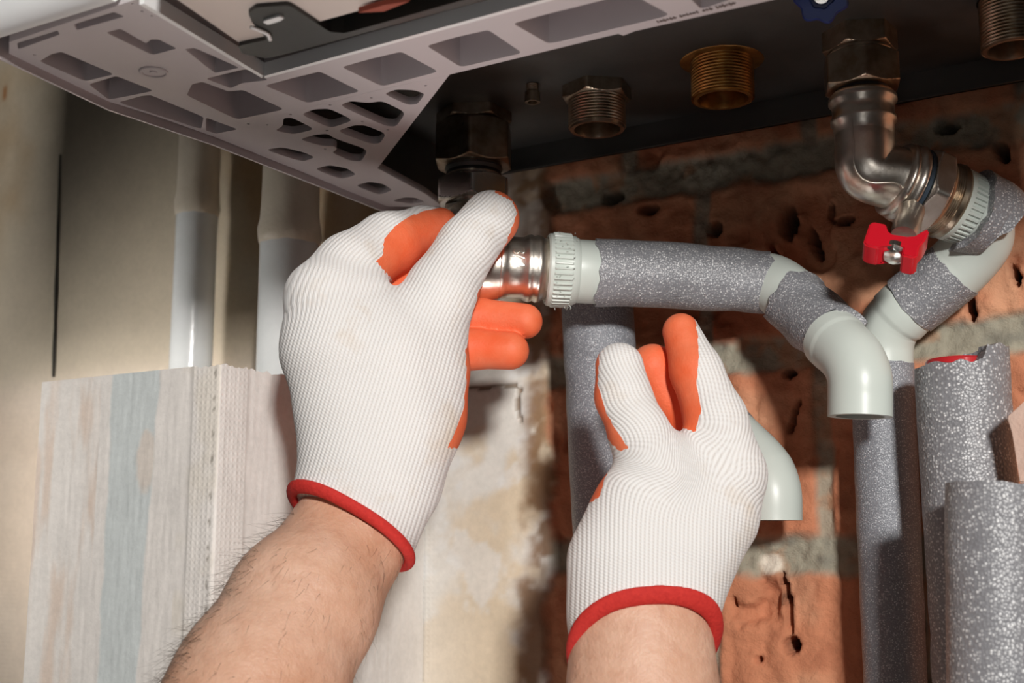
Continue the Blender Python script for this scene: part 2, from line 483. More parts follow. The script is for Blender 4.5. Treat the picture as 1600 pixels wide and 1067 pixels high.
# beige plaster on the left, browner upward: shade and warm bounce painted in
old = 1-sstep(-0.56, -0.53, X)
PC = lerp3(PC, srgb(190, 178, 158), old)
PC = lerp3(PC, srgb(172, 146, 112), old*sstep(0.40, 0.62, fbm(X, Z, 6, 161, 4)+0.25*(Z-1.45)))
# hairline cracks
for (a, b, c, wd) in ((738, 612, 822, 0.0007), ):
    z0 = PY(780, 607, 0).z; xa, xb = PY(a, 610, 0).x, PY(c, 604, 0).x
    w = (np.abs(Z-z0-0.0006*np.sin(X*300)) < 0.0013)*((X > xa) & (X < xb)); PC = lerp3(PC, srgb(120, 100, 78), w*0.8); PH = PH-w*0.002
xa = PY(825, 640, 0).x
w = (np.abs(X-xa-0.002*np.sin(Z*160)) < 0.0013)*((Z > PY(825, 665, 0).z) & (Z < PY(825, 608, 0).z)); PC = lerp3(PC, srgb(110, 82, 52), w*0.8); PH = PH-w*0.003
ca, cb = PY(114, 248, 0), PY(104, 592, 0)
xc = ca.x+(Z-ca.z)/(cb.z-ca.z)*(cb.x-ca.x)
wd = 0.0030*sstep(0, 1, (ca.z-Z)/(ca.z-cb.z)*1.3)+0.0008
w = (np.abs(X-xc) < wd*0.5+0.0012)*(Z < ca.z)*1.0
TAPE = pl*(1-sstep(0.013, 0.016, np.abs(X-PY(668, 950, 0).x)))*(Z < 1.33)
TAPE = TAPE+(1-sstep(-0.01, 0.01, Z-PY(30, 605, 0).z))*(X < PY(60, 700, 0).x)*0.9
PC = lerp3(PC, srgb(216, 200, 184), old*(1-sstep(-0.02, 0.02, Z-PY(30, 605, 0).z))*0.8)
p = PY(25, 152, 0); PC = lerp3(PC, srgb(150, 96, 44), 1-sstep(0.5, 1.0, np.hypot((X-p.x)/0.003, (Z-p.z)/0.009)+0.5*(fbm(X, Z, 90, 9)-0.5)))
Yw = -(H*(1-pl)+PH*pl)
COL = COL*(1-pl[..., None])+PC*pl[..., None]
# the thin dark joint in the left plaster (kept narrow by its own fine strip of mesh)
pos = np.stack([X, Yw, Z], -1)
struct(grid_mesh('wall_back', pos, COL, TAPE, (1-pl)*0.8+0.05))
bm = bmesh.new()
n = 40
prev = None
for i in range(n+1):
    t = i/n; c = ca.lerp(cb, t); h = 0.0008+0.0018*t*(1+0.5*math.sin(t*23))*(1.35 if 0.5 < t < 0.72 else 0.8)
    a = bm.verts.new((c.x-h/2, -0.0150, c.z)); b = bm.verts.new((c.x+h/2, -0.0150, c.z)); e = bm.verts.new((c.x, -0.010, c.z))
    if prev: bm.faces.new((prev[0], prev[1], b, a)); bm.faces.new((prev[1], prev[2], e, b)); bm.faces.new((prev[2], prev[0], a, e))
    prev = (a, b, e)
struct(from_bm('trim_1', bm, plastic('dark_joint_gap', (0.035, 0.03, 0.025, 1), 0.9), None))

# boxed pipe chase: front face, side face, ragged filler along the top
pc = PY(680, 900, 0); bx1 = pc.x
rr = ray(345, 568); tq = (bx1-CAMN[0])/rr[0]; corner = Vector(CAMN+rr*tq); by = corner.y; ztop = corner.z
bx0 = PY(65, 600, by).x
ztl = PY(65, 597, by).z
def chase():
    u = np.concatenate([np.linspace(0, bx1-bx0, 150), (bx1-bx0)+np.linspace(0.0007, -by-0.014, 150)])
    zz = np.linspace(0, 1, 340)
    U, V = np.meshgrid(u, zz, indexing='ij')
    L = bx1-bx0; fr = (U <= L)
    top = np.where(fr, ztl+(ztop-ztl)*U/L, ztop+(PX(455, 588, bx1).z-ztop)*(U-L)/(0.09))
    top = np.where(U > L+0.09, PX(455, 588, bx1).z, top)
    top = top+0.0022*(fbm(U, U*0, 220, 5, 3)-0.5)*sstep(L-0.03, L-0.01, U)*2
    Zz = 0.70+(top-0.70)*V
    x = np.where(fr, bx0+U, bx1); y = np.where(fr, by, by+(U-L))
    d = 0.0012*(fbm(U, Zz, 18, 211, 4)-0.5)+0.0006*(fbm(U*6, Zz*0.7, 60, 212, 3)-0.5)
    tp = (1-sstep(0.020, 0.024, np.abs(U-L-0.001)))
    d = d+tp*0.0006
    y = np.where(fr, y-d, y); x = np.where(fr, x, x+d)
    col = np.zeros(U.shape+(3,))+np.array(srgb(236, 230, 224)[:3])
    s1 = sstep(0.4, 0.7, fbm(U*3, Zz*0.6, 30, 221, 4)); col = lerp3(col, srgb(228, 210, 196), s1*(U < 0.055))
    ua = PY(160, 900, by).x-bx0; ub = PY(240, 900, by).x-bx0
    lowz = np.clip((ztop-Zz)/0.25, 0, 1)
    ub2 = (PY(247, 620, by).x-bx0)*(1-lowz)+(PY(208, 1040, by).x-bx0)*lowz
    ed = 0.006*(fbm(U, Zz, 55, 231, 4)-0.5)
    blue = sstep(-0.0012, 0.0012, U-ua+ed)*(1-sstep(-0.0012, 0.0012, U-ub2+ed))
    col = lerp3(col, srgb(208, 216, 216), blue*0.85)
    pe = PY(228, 715, by); w = 1-sstep(0.6, 1.0, np.hypot((U-(pe.x-bx0))/0.009, (Zz-pe.z)/0.022)+0.7*(fbm(U, Zz, 90, 236, 4)-0.5)); col = lerp3(col, srgb(224, 214, 204), w*blue)
    col = lerp3(col, srgb(228, 219, 205), (fr & (U > L-0.03))*0.6*sstep(0.4, 0.6, fbm(U, Zz, 40, 237, 3)))
    col = lerp3(col, srgb(236, 232, 227), 1.0*(U > L))
    g = (np.abs(U-L+0.0035) < 0.0008)*((np.sin(Zz*900)+np.sin(Zz*377)) > 0.9)*1.0; col = lerp3(col, srgb(120, 110, 98), g*0.6)
    pos = np.stack([x, y, Zz], -1)
    return struct(grid_mesh('wall_boxing', pos, col, tp*0.9, 0.10+0*U))
chase()

def inpoly_sd(x, y, poly):
    """signed distance to polygon, positive inside"""
    n = len(poly); ins = np.zeros(x.shape, bool); best = np.full(x.shape, 1e9)
    for i in range(n):
        x1, y1 = poly[i]; x2, y2 = poly[(i+1) % n]
        c = ((y1 > y) != (y2 > y)) & (x < (x2-x1)*(y-y1)/(y2-y1+1e-9)+x1); ins ^= c
        ex, ey = x2-x1, y2-y1; t = np.clip(((x-x1)*ex+(y-y1)*ey)/(ex*ex+ey*ey+1e-9), 0, 1)
        best = np.minimum(best, np.hypot(x-x1-t*ex, y-y1-t*ey))
    return np.where(ins, best, -best)
# ------------------------------------------------------------------ boiler
ZF, ZP = 1.535, 1.578            # underside of the plastic cover, steel bottom plate
YFL = -0.025
XR = 0.100                        # right-hand end of the boiler
bl = thing('boiler', 'white wall-hung gas boiler seen from below, grey plastic lattice underneath', 'boiler', PZ(700, 200, ZF), None)
def q2(l, z=ZF): return [tuple(PZ(a, b, z)[:2]) for a, b in l]
outer = [(14, 66), (14, 84), (90, 121), (170, 159), (250, 184), (332, 213), (400, 240), (404, 212), (425, 182), (590, 141), (706, 116), (966, 53), (974, 56),
         (992, 49), (1208, 0), (1900, -164), (1900, -269), (820, -2), (412, 112), (222, -4), (185, 8)]
holes = [
 [(26, 68), (90, 48), (93, 54), (29, 77)], [(116, 38), (178, 19), (194, 26), (120, 47)],
 [(166, 51), (188, 45), (228, 68), (236, 62), (248, 62), (276, 76), (238, 86)],
 [(62, 96), (80, 85), (96, 81), (178, 116), (133, 127)],
 [(139, 132), (182, 119), (240, 142), (170, 156)],
 [(185, 160), (222, 150), (236, 149), (318, 183), (314, 202)],
 [(322, 184), (371, 202), (337, 209), (322, 204)],
 [(289, 77), (304, 75), (374, 106), (336, 114), (320, 102)],
 [(322, 123), (384, 108), (419, 125), (378, 130), (360, 138)],
 [(292, 149), (300, 132), (316, 128), (356, 143), (380, 141), (444, 171), (370, 187)],
 [(414, 134), (458, 122), (500, 112), (563, 143), (480, 161)],
 [(534, 105), (580, 92), (627, 81), (685, 112), (597, 135)],
 [(667, 72), (710, 59), (763, 47), (816, 83), (720, 105)],
 [(802, 37), (852, 23), (985, -10), (1048, 24), (858, 69)],
 [(1060, -22), (1200, -60), (1236, -34), (1096, 15)],
 [(600, 147), (619, 140), (647, 141), (664, 147), (652, 163), (637, 164)],
 [(530, 165), (548, 158), (575, 161), (598, 158), (634, 176), (619, 198), (602, 197)],
 [(470, 179), (491, 171), (515, 170), (552, 188), (524, 198), (513, 199)],
 [(430, 204), (442, 197), (443, 185), (456, 184), (492, 202), (458, 210)],
 [(526, 205), (553, 196), (571, 196), (603, 209), (594, 224), (579, 225)],
 [(468, 218), (491, 211), (511, 209), (524, 217), (575, 234), (565, 252), (548, 251), (519, 239), (527, 233), (522, 228), (503, 228)],
 [(414, 234), (441, 230), (474, 238), (492, 246), (472, 253)],
 [(491, 264), (515, 258), (542, 263), (557, 273), (532, 280)],
 [(555, 290), (577, 284), (597, 287), (614, 297), (592, 305)],
 [(612, 314), (633, 308), (650, 309), (664, 316), (647, 319)]]
hp = [q2(h) for h in holes]
outl = q2([(703, 116.5), (590, 263), (665, 303), (692, 323), (606, 323), (540, 297), (470, 268), (399, 240), (403, 212), (424, 182), (590, 141)])
hr = [roundpoly(h, 0.10 if i < 15 else 0.28, 3) for i, h in enumerate(hp)]
for (a, b) in ((580, 153), (516, 164), (454, 179), (417, 195), (566, 190), (511, 204), (508, 233), (606, 203), (665, 134), (54, 86), (207, 6), (222, 18), (237, 25), (388, 194)):
    c = PZ(a, b, ZF); r = RP(2.2, c); hr.append([(c.x+r*math.cos(k*PI/6), c.y+r*math.sin(k*PI/6)) for k in range(12)])
def inside(p, poly):
    return inpoly_sd(np.array([p[0]]), np.array([p[1]]), poly)[0] > 0
mesh_h = [h for h in hr if inside(np.mean(h, axis=0), outl)]
sheet_with_holes('bottom_cover', q2(outer), [h for h in hr if not inside(np.mean(h, axis=0), outl)], ZF, ZF+0.019, 'cover', bl, 0.0002)
sheet_with_holes('grille_panel', outl, mesh_h, ZF, ZF+0.0045, 'cover', bl, 0.0002)
roof = [(14, 66), (14, 84), (170, 159), (332, 213), (400, 240), (404, 212), (425, 182), (590, 141), (706, 116), (966, 53), (1208, 0),
        (1900, -164), (1900, -269), (820, -2), (412, 112), (222, -4), (185, 8)]
bm = bmesh.new(); prism(bm, q2(roof), ZF+0.0192, ZF+0.0222); from_bm('cover_back', bm, 'cover', bl, 30)
# raised rim round the control bay, and lip along the left side
def strip(bm, a, b, w, z0, z1):
    a, b = Vector((a[0], a[1], 0)), Vector((b[0], b[1], 0)); d = (b-a).normalized(); n_ = Vector((-d.y, d.x, 0))*w/2
    prism(bm, [(a+n_)[:2], (b+n_)[:2], (b-n_)[:2], (a-n_)[:2]], z0, z1)
bm = bmesh.new()
e1, e2, e3 = q2([(222, -4), (412, 112), (1500, -188)])
strip(bm, e1, e2, 0.0025, ZF-0.003, ZF+0.004); strip(bm, e2, e3, 0.0025, ZF-0.003, ZF+0.004)
from_bm('bay_rim', bm, 'casing', bl, 30)
bm = bmesh.new(); s0 = q2([(-30, 66), (14, 85), (170, 160), (332, 215), (400, 242), (606, 324), (700, 352)])
for a, b in zip(s0, s0[1:]): strip(bm, a, b, 0.0016, ZF-0.0042, ZF+0.02)
from_bm('side_lip', bm, 'cover', bl, 30)
# stiffening boss with its moulded ring
c = PZ(240, 112, ZF); bm = bmesh.new(); lathe(bm, c+Vector((0, 0, 0.001)), (0, 0, -1), [(0, 0.0072), (0.0014, 0.0070), (0.0018, 0.0064), (0.0016, 0.0058), (0.0012, 0.0056), (0.0012, 0.0020), (0.0018, 0.0016), (0.0018, 0.0001)], 40); from_bm('boss', bm, 'cover', bl)
# moulded figures along the edge: too small to read, short raised strokes
bm = bmesh.new()
for k in range(24):
    t = k/23; c = PZ(1028+t*118, 33.5-t*29, ZF); L = 0.0006+0.0010*random.random()
    if k in (6, 13, 17): continue
    dd = PZ(1150, 2, ZF)-PZ(1028, 33, ZF); dd.normalize(); nn = Vector((-dd.y, dd.x, 0))
    prism(bm, [(c+dd*0.0003+nn*L)[:2], (c+dd*0.0003-nn*L)[:2], (c-dd*0.0003-nn*L)[:2], (c-dd*0.0003+nn*L)[:2]], ZF-0.0004, ZF+0.0003)
    if k % 3: prism(bm, [(c+dd*0.0010)[:2], (c+dd*0.0010+nn*0.0004)[:2], (c-dd*0.0008+nn*0.0004)[:2], (c-dd*0.0008)[:2]], ZF-0.0004, ZF+0.0003)
from_bm('moulded_marking', bm, plastic('marking_grey', srgb(120, 105, 100), 0.6), bl, 0)
# white front casing
fa = PZ(-6, 66, ZF); fb = PZ(188, 6, ZF); yfr = fa.y
right_x = 0.75
dirf = (Vector((fb.x, fb.y, 0))-Vector((fa.x, fa.y, 0))).normalized()
nfr = Vector((dirf.y, -dirf.x, 0))
if nfr.y > 0: nfr = -nfr
bm = bmesh.new()
A = Vector((fa.x, fa.y, 0)); B = A+dirf*(fb.x-fa.x+0.0015)/dirf.x
rows = [(0.000, ZF+0.004), (0.004, ZF-0.001), (0.010, ZF-0.001), (0.016, ZF+0.004), (0.018, ZF+0.012), (0.018, ZF+0.42), (0.0, ZF+0.42)]
va = [bm.verts.new((A+nfr*(o-0.0)+Vector((0, 0, z)))[:]) for o, z in rows]; vb = [bm.verts.new((B+nfr*o+Vector((0, 0, z)))[:]) for o, z in rows]
for i in range(len(rows)): j = (i+1) % len(rows); bm.faces.new((va[i], va[j], vb[j], vb[i]))
bm.faces.new(va); bm.faces.new(vb[::-1])
from_bm('front_casing', bm, 'casing', bl, 40)
# body above the cover
pl_ = PZ(14, 75, ZF); pbk = PZ(690, 322, ZF)
bm = bmesh.new()
body = [(A.x+0.003, A.y+0.004), (pbk.x, pbk.y), (pbk.x+0.002, YFL), (0.62, YFL), (0.62, A.y-0.02), (B.x+0.30, A.y-0.02)]
body = [(A.x+0.004, A.y+0.002), (pbk.x-0.004, YFL), (XR, YFL), (XR, yfr-0.005)]
prism(bm, body, ZF+0.045, ZF+0.42); from_bm('body', bm, 'casing', bl, 30)
# steel bottom plate with folded rear flange
bm = bmesh.new()
fl = [(A.x+0.006, A.y+0.004), (pbk.x-0.006, YFL-0.0015), (XR-0.004, YFL-0.0015), (XR-0.004, yfr)]
prism(bm, fl, ZP, ZP+0.002)
strip(bm, (A.x+0.008, A.y+0.02), (pbk.x-0.003, YFL), 0.002, ZF+0.006, ZP+0.001)
box(bm, (pbk.x-0.006, YFL-0.0015, ZP-0.0165), (XR-0.004, YFL, ZP+0.002))
box(bm, (pbk.x-0.006, YFL-0.0032, ZP-0.0165), (XR-0.004, YFL, ZP-0.0155))
from_bm('bottom_plate', bm, 'plate', bl, 30)
# drop-down control panel in its bay, black latch and black gap
bm = bmesh.new()
zc = ZF-0.004
cb_ = PZ(374, 70, zc); cl_ = PZ(236, -26, zc); cl_ = cb_+(cl_-cb_)*((yfr-0.01-cb_.y)/(cl_.y-cb_.y))
prism(bm, [(cl_.x, cl_.y), (cb_.x, cb_.y), (XR, cb_.y), (XR, yfr-0.01)], zc, zc+0.05)
bmesh.ops.bevel(bm, geom=[e for e in bm.edges], offset=0.0012, segments=2, affect='EDGES')
from_bm('control_panel', bm, 'panel', bl, 30)
bm = bmesh.new(); prism(bm, q2([(224, -3), (410, 110), (1480, -186), (1200, -260), (240, -60)], ZF+0.016), ZF+0.016, ZF+0.02); from_bm('bay_gap_shade', bm, 'cavity', bl, 30)  # near-black sheet stands in for the shade in the bay gap
bm = bmesh.new()
zl = zc-0.002
prism(bm, roundpoly(q2([(388, 22), (400, 12), (452, 8), (515, 50), (540, 52), (900, -50), (900, -38), (420, 92), (378, 84), (372, 72), (418, 62), (396, 38)], zl), 0.12, 3), zl, zl+0.010)
lt = from_bm('latch', bm, 'black', bl, 30)
bm = bmesh.new(); prism(bm, roundpoly(q2([(410, 34), (436, 26), (444, 29), (438, 33), (418, 39)], zl-0.001), 0.2), zl-0.001, zl+0.002)
o = from_bm('clip', bm, 'casing', lt, 30); o['label'] = 'white clip on the latch'
bm = bmesh.new(); cp = [PZ(a, b, zl-0.0008) for a, b in ((392, 42), (408, 48), (419, 54), (422, 62))]
sweep(bm, catmull(cp, 4), 0.0009, 10); o = from_bm('clip', bm, 'casing', lt, 180); o['label'] = 'white clip on the latch'
bm = bmesh.new(); prism(bm, q2([(560, 20), (600, 8), (640, 2), (600, 18)], zl-0.0015), zl-0.0015, zl+0.001); o = from_bm('sticker', bm, plastic('orange_red_mark', srgb(150, 60, 35), 0.5), lt, 30)

# threaded stubs under the plate
YN = -0.10
def stub_at(px): p = PY(px, 100, YN); return Vector((p.x, YN, ZP))
def zat(p, py):                                   # height at which the column through p shows at image row py
    k = ray(CX, py); 
    best = None
    lo, hi = 0.9, 1.75
    for _ in range(40):
        m = (lo+hi)/2; c = ROT.T @ (np.array((p.x, p.y, m))-CAMN); yy = CY+F_PX*(c[1]/c[2])
        if yy > py: lo = m
        else: hi = m
    return (lo+hi)/2
DN = Vector((0, 0, -1))
def stub(px, name, mat, hex_rows, thr, rw, hexw, rot=0.2, lab=None):
    p = stub_at(px); bm = bmesh.new(); d = depth(p)
    r = rw*d/F_PX; ap = hexw*d/F_PX*0.93
    zt = [ZP-zat(p, y) for y in hex_rows]; z1 = ZP-zat(p, thr)
    for a, b in zip(zt[::2], zt[1::2]):
        hexnut(bm, p+DN*a, DN, b-a, ap, rot)
    lathe(bm, p, DN, [(0, r*1.04), (zt[0]+0.001, r*1.04)], 48)
    rows = thread_rows(zt[-1]-0.001, z1-0.0015, r)+[(z1, r*0.93), (z1, r*0.80), (z1-0.003, r*0.76), (0.004, r*0.74), (0.0035, 0.0005)]
    lathe(bm, p, DN, rows, 64)
    o = from_bm(name, bm, mat, bl, 30)
    if lab: o['label'] = lab
    return o
stub(932, 'threaded_stub', 'nickel_shaded', [118, 122, 124, 158], 203, 45, 52, 0.35, 'nickel plated stub')
o = stub(1128, 'threaded_stub', 'brass', [70, 97], 156, 49, 70, 0.5, 'yellow brass stub')
stub(1584, 'threaded_stub', 'nickel_shaded', [-60, -30], 78, 47, 54, 0.35, 'nickel plated stub')
p = PY(832, 140, -0.125); p.z = ZP
bm = bmesh.new(); z1 = ZP-zat(p, 160); r = RP(12, p)
lathe(bm, p, DN, thread_rows(0, z1-0.002, r*0.8, 0.0012, 0.0005)+[(z1-0.006, r), (z1, r), (z1, r*0.62), (z1-0.003, r*0.55), (z1-0.003, 0.0002)], 32); from_bm('bolt', bm, 'nickel_shaded', bl, 30)
# blue filling knob at the top edge
p = PY(1284, -6, -0.19); d_ = (Vector(CAM)-p).normalized(); d_ = Vector((0.25, -0.9, -0.38)).normalized()
bm = bmesh.new(); R0 = RP(40, p)
lathe(bm, p-d_*0.006, d_, [(0, 0.85), (0.001, 0.97), (0.004, 1.0), (0.009, 1.0), (0.011, 0.93), (0.011, 0.5), (0.009, 0.45), (0.009, 0.01)], 112, lambda th, t, r: R0*r*(1+0.09*math.cos(7*th)*min(1, r*1.1)))
kn = from_bm('valve_knob', bm, 'blue', bl, 40); kn['label'] = 'blue lobed knob'
bm = bmesh.new(); lathe(bm, p+d_*0.002, d_, [(0, R0*0.34), (0.004, R0*0.36), (0.006, R0*0.30), (0.006, R0*0.12), (0.004, R0*0.10), (0.004, 0.0001)], 32); from_bm('screw', bm, 'steel', kn, 40)
bm = bmesh.new(); pp = PY(1336, 8, -0.115)
hexnut(bm, pp+Vector((-0.008, 0, 0.006)), (0.9, 0.1, -0.45), 0.014, 0.006); from_bm('stem_nut', bm, 'brass', kn, 30)
bm = bmesh.new(); lathe(bm, p-d_*0.02, d_, [(0, R0*0.3), (0.02, R0*0.3)], 24)
from_bm('valve_stem', bm, 'brass', kn, 30)

# ------------------------------------------------------------------ union and angle fitting behind the thumb (column A)
pA = stub_at(741)
def mkz(p, y): return ZP-zat(p, y)
ua_ = thing('angle_union', 'big dark nickel union under the boiler, turned by the left glove', 'pipe fitting', pA)
dA = depth(pA); s = dA/F_PX
bm = bmesh.new(); hexnut(bm, pA+DN*mkz(pA, 160), DN, mkz(pA, 196)-mkz(pA, 160), 54*s*0.96, 0.55); lathe(bm, pA, DN, [(0, 44*s), (mkz(pA, 165), 44*s)], 48)
o = from_bm('adapter_nut', bm, 'nickel_shaded', ua_, 30)
bm = bmesh.new(); hexnut(bm, pA+DN*mkz(pA, 197), DN, mkz(pA, 262)-mkz(pA, 197), 56*s, 0.05); from_bm('union_nut', bm, 'nickel_shaded', ua_, 30)
bm = bmesh.new(); a0 = mkz(pA, 240); a1 = mkz(pA, 270); lathe(bm, pA, DN, [(a0, 43*s), (a1-0.003, 44*s), (a1-0.002, 45*s), (a1, 42*s)], 64); from_bm('tail_ring', bm, 'plate', ua_, 40)
bm = bmesh.new(); lathe(bm, pA, DN, [(a1-0.0005, 38*s), (a1, 42*s), (a1+0.0015, 43*s), (a1+0.003, 40*s)], 64); o = from_bm('seal', bm, 'rubber', ua_, 60)
bm = bmesh.new(); b0 = a1+0.002; b1 = mkz(pA, 320); lathe(bm, pA, DN, [(b0, 42*s), (b0+0.002, 44*s), (b0+0.004, 44*s)], 64)
hexnut(bm, pA+DN*(b0+0.003), DN, b1-b0-0.003, 53*s, 0.0); from_bm('bright_nut', bm, 'steel', ua_, 30)
# body: down, then turning to the right
elbA = [pA+DN*(b1-0.001), pA+DN*mkz(pA, 345), PY(752, 385, -0.103), PY(785, 406, -0.106), PY(818, 414, -0.111), PY(850, 421, -0.117)]
axA = (PY(1190, 441, -0.04)-PY(850, 421, -0.115)).normalized()
cA = PY(856, 421, -0.113)
elbA = [pA+DN*(b1-0.001), pA+DN*mkz(pA, 350), cA-axA*0.055+Vector((-0.002, 0, 0.004)), cA-axA*0.040, cA-axA*0.029]
bm = bmesh.new(); path = catmull(elbA, 8); n_ = len(path); rads = [(46+6*min(1, i/n_*1.3))*s*0.95 for i in range(n_)]
sweep(bm, path, rads, 56); from_bm('elbow_body', bm, 'nickel', ua_, 50)
rA = RP(52, cA)
bm = bmesh.new()
lathe(bm, cA-axA*0.030, axA, [(0, rA*0.93), (0.001, rA*0.99), (0.003, rA*1.0), (0.005, rA*0.95), (0.007, rA*0.92), (0.015, rA*0.93), (0.017, rA*1.0), (0.0195, rA*1.02), (0.0215, rA*0.97), (0.023, rA*1.02), (0.0255, rA*1.0), (0.027, rA*0.93), (0.031, rA*0.93)], 72)
from_bm('ring_body', bm, 'nickel', ua_, 60)
# cast size mark 3/4 on the body
tc = bpy.data.curves.new('size_mark', 'FONT'); tc.body = '3/4'; tc.size = 0.0095; tc.extrude = 0.0005; tc.align_x = 'CENTER'; tc.align_y = 'CENTER'
to = bpy.data.objects.new('tmp', tc); C.objects.link(to); bpy.context.view_layer.update()
me = bpy.data.meshes.new_from_object(to.evaluated_get(bpy.context.evaluated_depsgraph_get())); bpy.data.objects.remove(to)
tm = cA-axA*0.019; toward = (Vector(CAM)-tm); toward = (toward-axA*toward.dot(axA)).normalized(); toward = (toward+Vector((0, 0, 0.35))); toward = (toward-axA*toward.dot(axA)).normalized()
upv = axA; xv = upv.cross(toward).normalized()
mt = Matrix.Identity(4)
for i, vv in enumerate((xv, upv, toward)):
    for j in range(3): mt[j][i] = vv[j]
mt.translation = tm+toward*rA*0.93
# wrap the figures round the barrel
for v_ in me.vertices:
    x, y, z = v_.co; th = x/(rA*0.93); rr_ = rA*0.93+z+0.0002
    w_ = tm+upv*y+xv*(rr_*math.sin(th))+toward*(rr_*math.cos(th)); v_.co = w_
me.materials.clear(); link('size_mark', me, 'nickel', ua_, 30)

# ------------------------------------------------------------------ insulated pipe run held by the right glove
def ribbed(rr, n=44, amp=0.035): return lambda th, t, r: r*(1+(amp*(1 if math.sin(n*th) > 0.1 else -0.6) if 0.0035 < t < 0.0135 else 0))
pr = thing('insulated_pipe', 'grey-green plastic pipe run in glittery grey foam, held up by the right glove', 'pipe', cA)
bm = bmesh.new(); rc = RP(57, cA)
lathe(bm, cA-axA*0.001, axA, [(0.002, rA*0.90), (0, rA*0.98), (0, rc*0.94), (0.0010, rc*0.99), (0.0030, rc), (0.0036, rc), (0.0134, rc*0.985), (0.0140, rc*0.965), (0.016, rc*0.95), (0.018, rc*0.90), (0.0185, rc*0.875), (0.031, rc*0.87), (0.032, rc*0.84), (0.032, rc*0.5)], 264, ribbed(rc))
o = from_bm('threaded_collar', bm, 'ppr', pr, 35)
# scuffed burrs round the collar
bm = bmesh.new(); dd, fa_, fb_ = frame(axA)
for k in range(70):
    th = random.uniform(0, 2*PI); t = random.uniform(0.003, 0.015); L = random.uniform(0.0006, 0.0022)
    b_ = cA+axA*t+(fa_*math.cos(th)+fb_*math.sin(th))*rc*1.01; dr = (axA*random.uniform(-1, 1)+(fa_*math.cos(th)+fb_*math.sin(th))*random.uniform(0.2, 1)).normalized()
    sweep(bm, [b_, b_+dr*L*0.6, b_+dr*L+Vector((0, 0, -0.0003))], [0.0003, 0.0002, 0.00008], 5)
from_bm('burr', bm, 'ppr', pr, 180)['kind'] = 'stuff'
f0 = cA+axA*0.028
e0 = PY(1198, 441, -0.040)
path = catmull([f0, f0.lerp(e0, 0.33)+Vector((0, 0, 0.0008)), f0.lerp(e0, 0.66)+Vector((0, 0, 0.0006)), e0], 10); n_ = len(path)
bm = bmesh.new(); sweep(bm, path, [RP(53.5-4.5*i/n_, p_) for i, p_ in enumerate(path)], 72, inner=0.006, noise=0.0004, seed=3, endnoise=0.0010)
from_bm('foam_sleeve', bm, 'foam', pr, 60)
h1 = [PY(1175, 439, -0.043), PY(1206, 443, -0.041), PY(1232, 459, -0.045), PY(1248, 474, -0.049)]
bm = bmesh.new(); path = catmull(h1, 8); sweep(bm, path, [RP(46, p_) for p_ in path], 56); from_bm('elbow', bm, 'ppr', pr, 60)
h2 = [PY(1240, 469, -0.047), PY(1262, 490, -0.053), PY(1288, 513, -0.063), PY(1308, 530, -0.071)]
bm = bmesh.new(); path = catmull(h2, 8); n_ = len(path)
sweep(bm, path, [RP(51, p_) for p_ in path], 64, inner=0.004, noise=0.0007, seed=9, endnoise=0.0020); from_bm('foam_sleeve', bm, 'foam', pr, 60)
h3 = [PY(1300, 529, -0.071), PY(1313, 541, -0.076), PY(1333, 563, -0.083), PY(1343, 590, -0.086), PY(1344, 620, -0.086), PY(1344, 651, -0.086)]
bm = bmesh.new(); path = catmull(h3, 8); rr_ = RP(49.5, h3[4])
sweep(bm, path, [rr_*(1.03 if i < 8 else 1.0) for i in range(len(path))], 64, inner=0.004); eo = from_bm('elbow', bm, 'ppr', pr, 60)
eo['label'] = 'open plastic elbow'
# moulded seams on the elbow
bm = bmesh.new()
sm = [PY(1286, 553, -0.084), PY(1300, 575, -0.094), PY(1306, 590, -0.096), PY(1306, 640, -0.097)]
sweep(bm, catmull(sm[:3], 4), 0.0011, 8); sweep(bm, [PY(1306, 597, -0.0965), PY(1306, 636, -0.0965)], 0.0010, 8); from_bm('seam', bm, 'ppr', eo, 180)

# ------------------------------------------------------------------ right-hand angle ball valve (column D)
pD = stub_at(1345); dD = depth(pD); s = dD/F_PX
vd = thing('angle_ball_valve', 'nickel-plated angle ball valve with a red butterfly handle', 'valve', pD)
bm = bmesh.new(); lathe(bm, pD, DN, [(0, 46*s), (mkz(pD, 22), 46*s), (mkz(pD, 22), 52*s), (mkz(pD, 34), 54*s), (mkz(pD, 34), 40*s)], 64, lambda th, t, r: r*(1+0.012*math.sin(17*th))); from_bm('brass_washer', bm, 'brass', vd, 40)
bm = bmesh.new(); a = mkz(pD, 34); b = mkz(pD, 84); hexnut(bm, pD+DN*a, DN, b-a, 51*s, 0.6); lathe(bm, pD, DN, [(b-0.004, 46*s), (b-0.002, 50*s), (b+0.001, 50*s), (b+0.003, 46*s)], 64); from_bm('upper_nut', bm, 'nickel_shaded', vd, 30)
bm = bmesh.new(); a = mkz(pD, 90); b = mkz(pD, 142); hexnut(bm, pD+DN*a, DN, b-a, 54*s, 0.15); from_bm('union_nut', bm, 'nickel_shaded', vd, 30)
bm = bmesh.new(); a = mkz(pD, 120); b = mkz(pD, 150); lathe(bm, pD, DN, [(a, 40*s), (b-0.003, 41*s), (b, 40*s), (b+0.002, 38*s)], 64); from_bm('seal', bm, 'rubber', vd, 60)
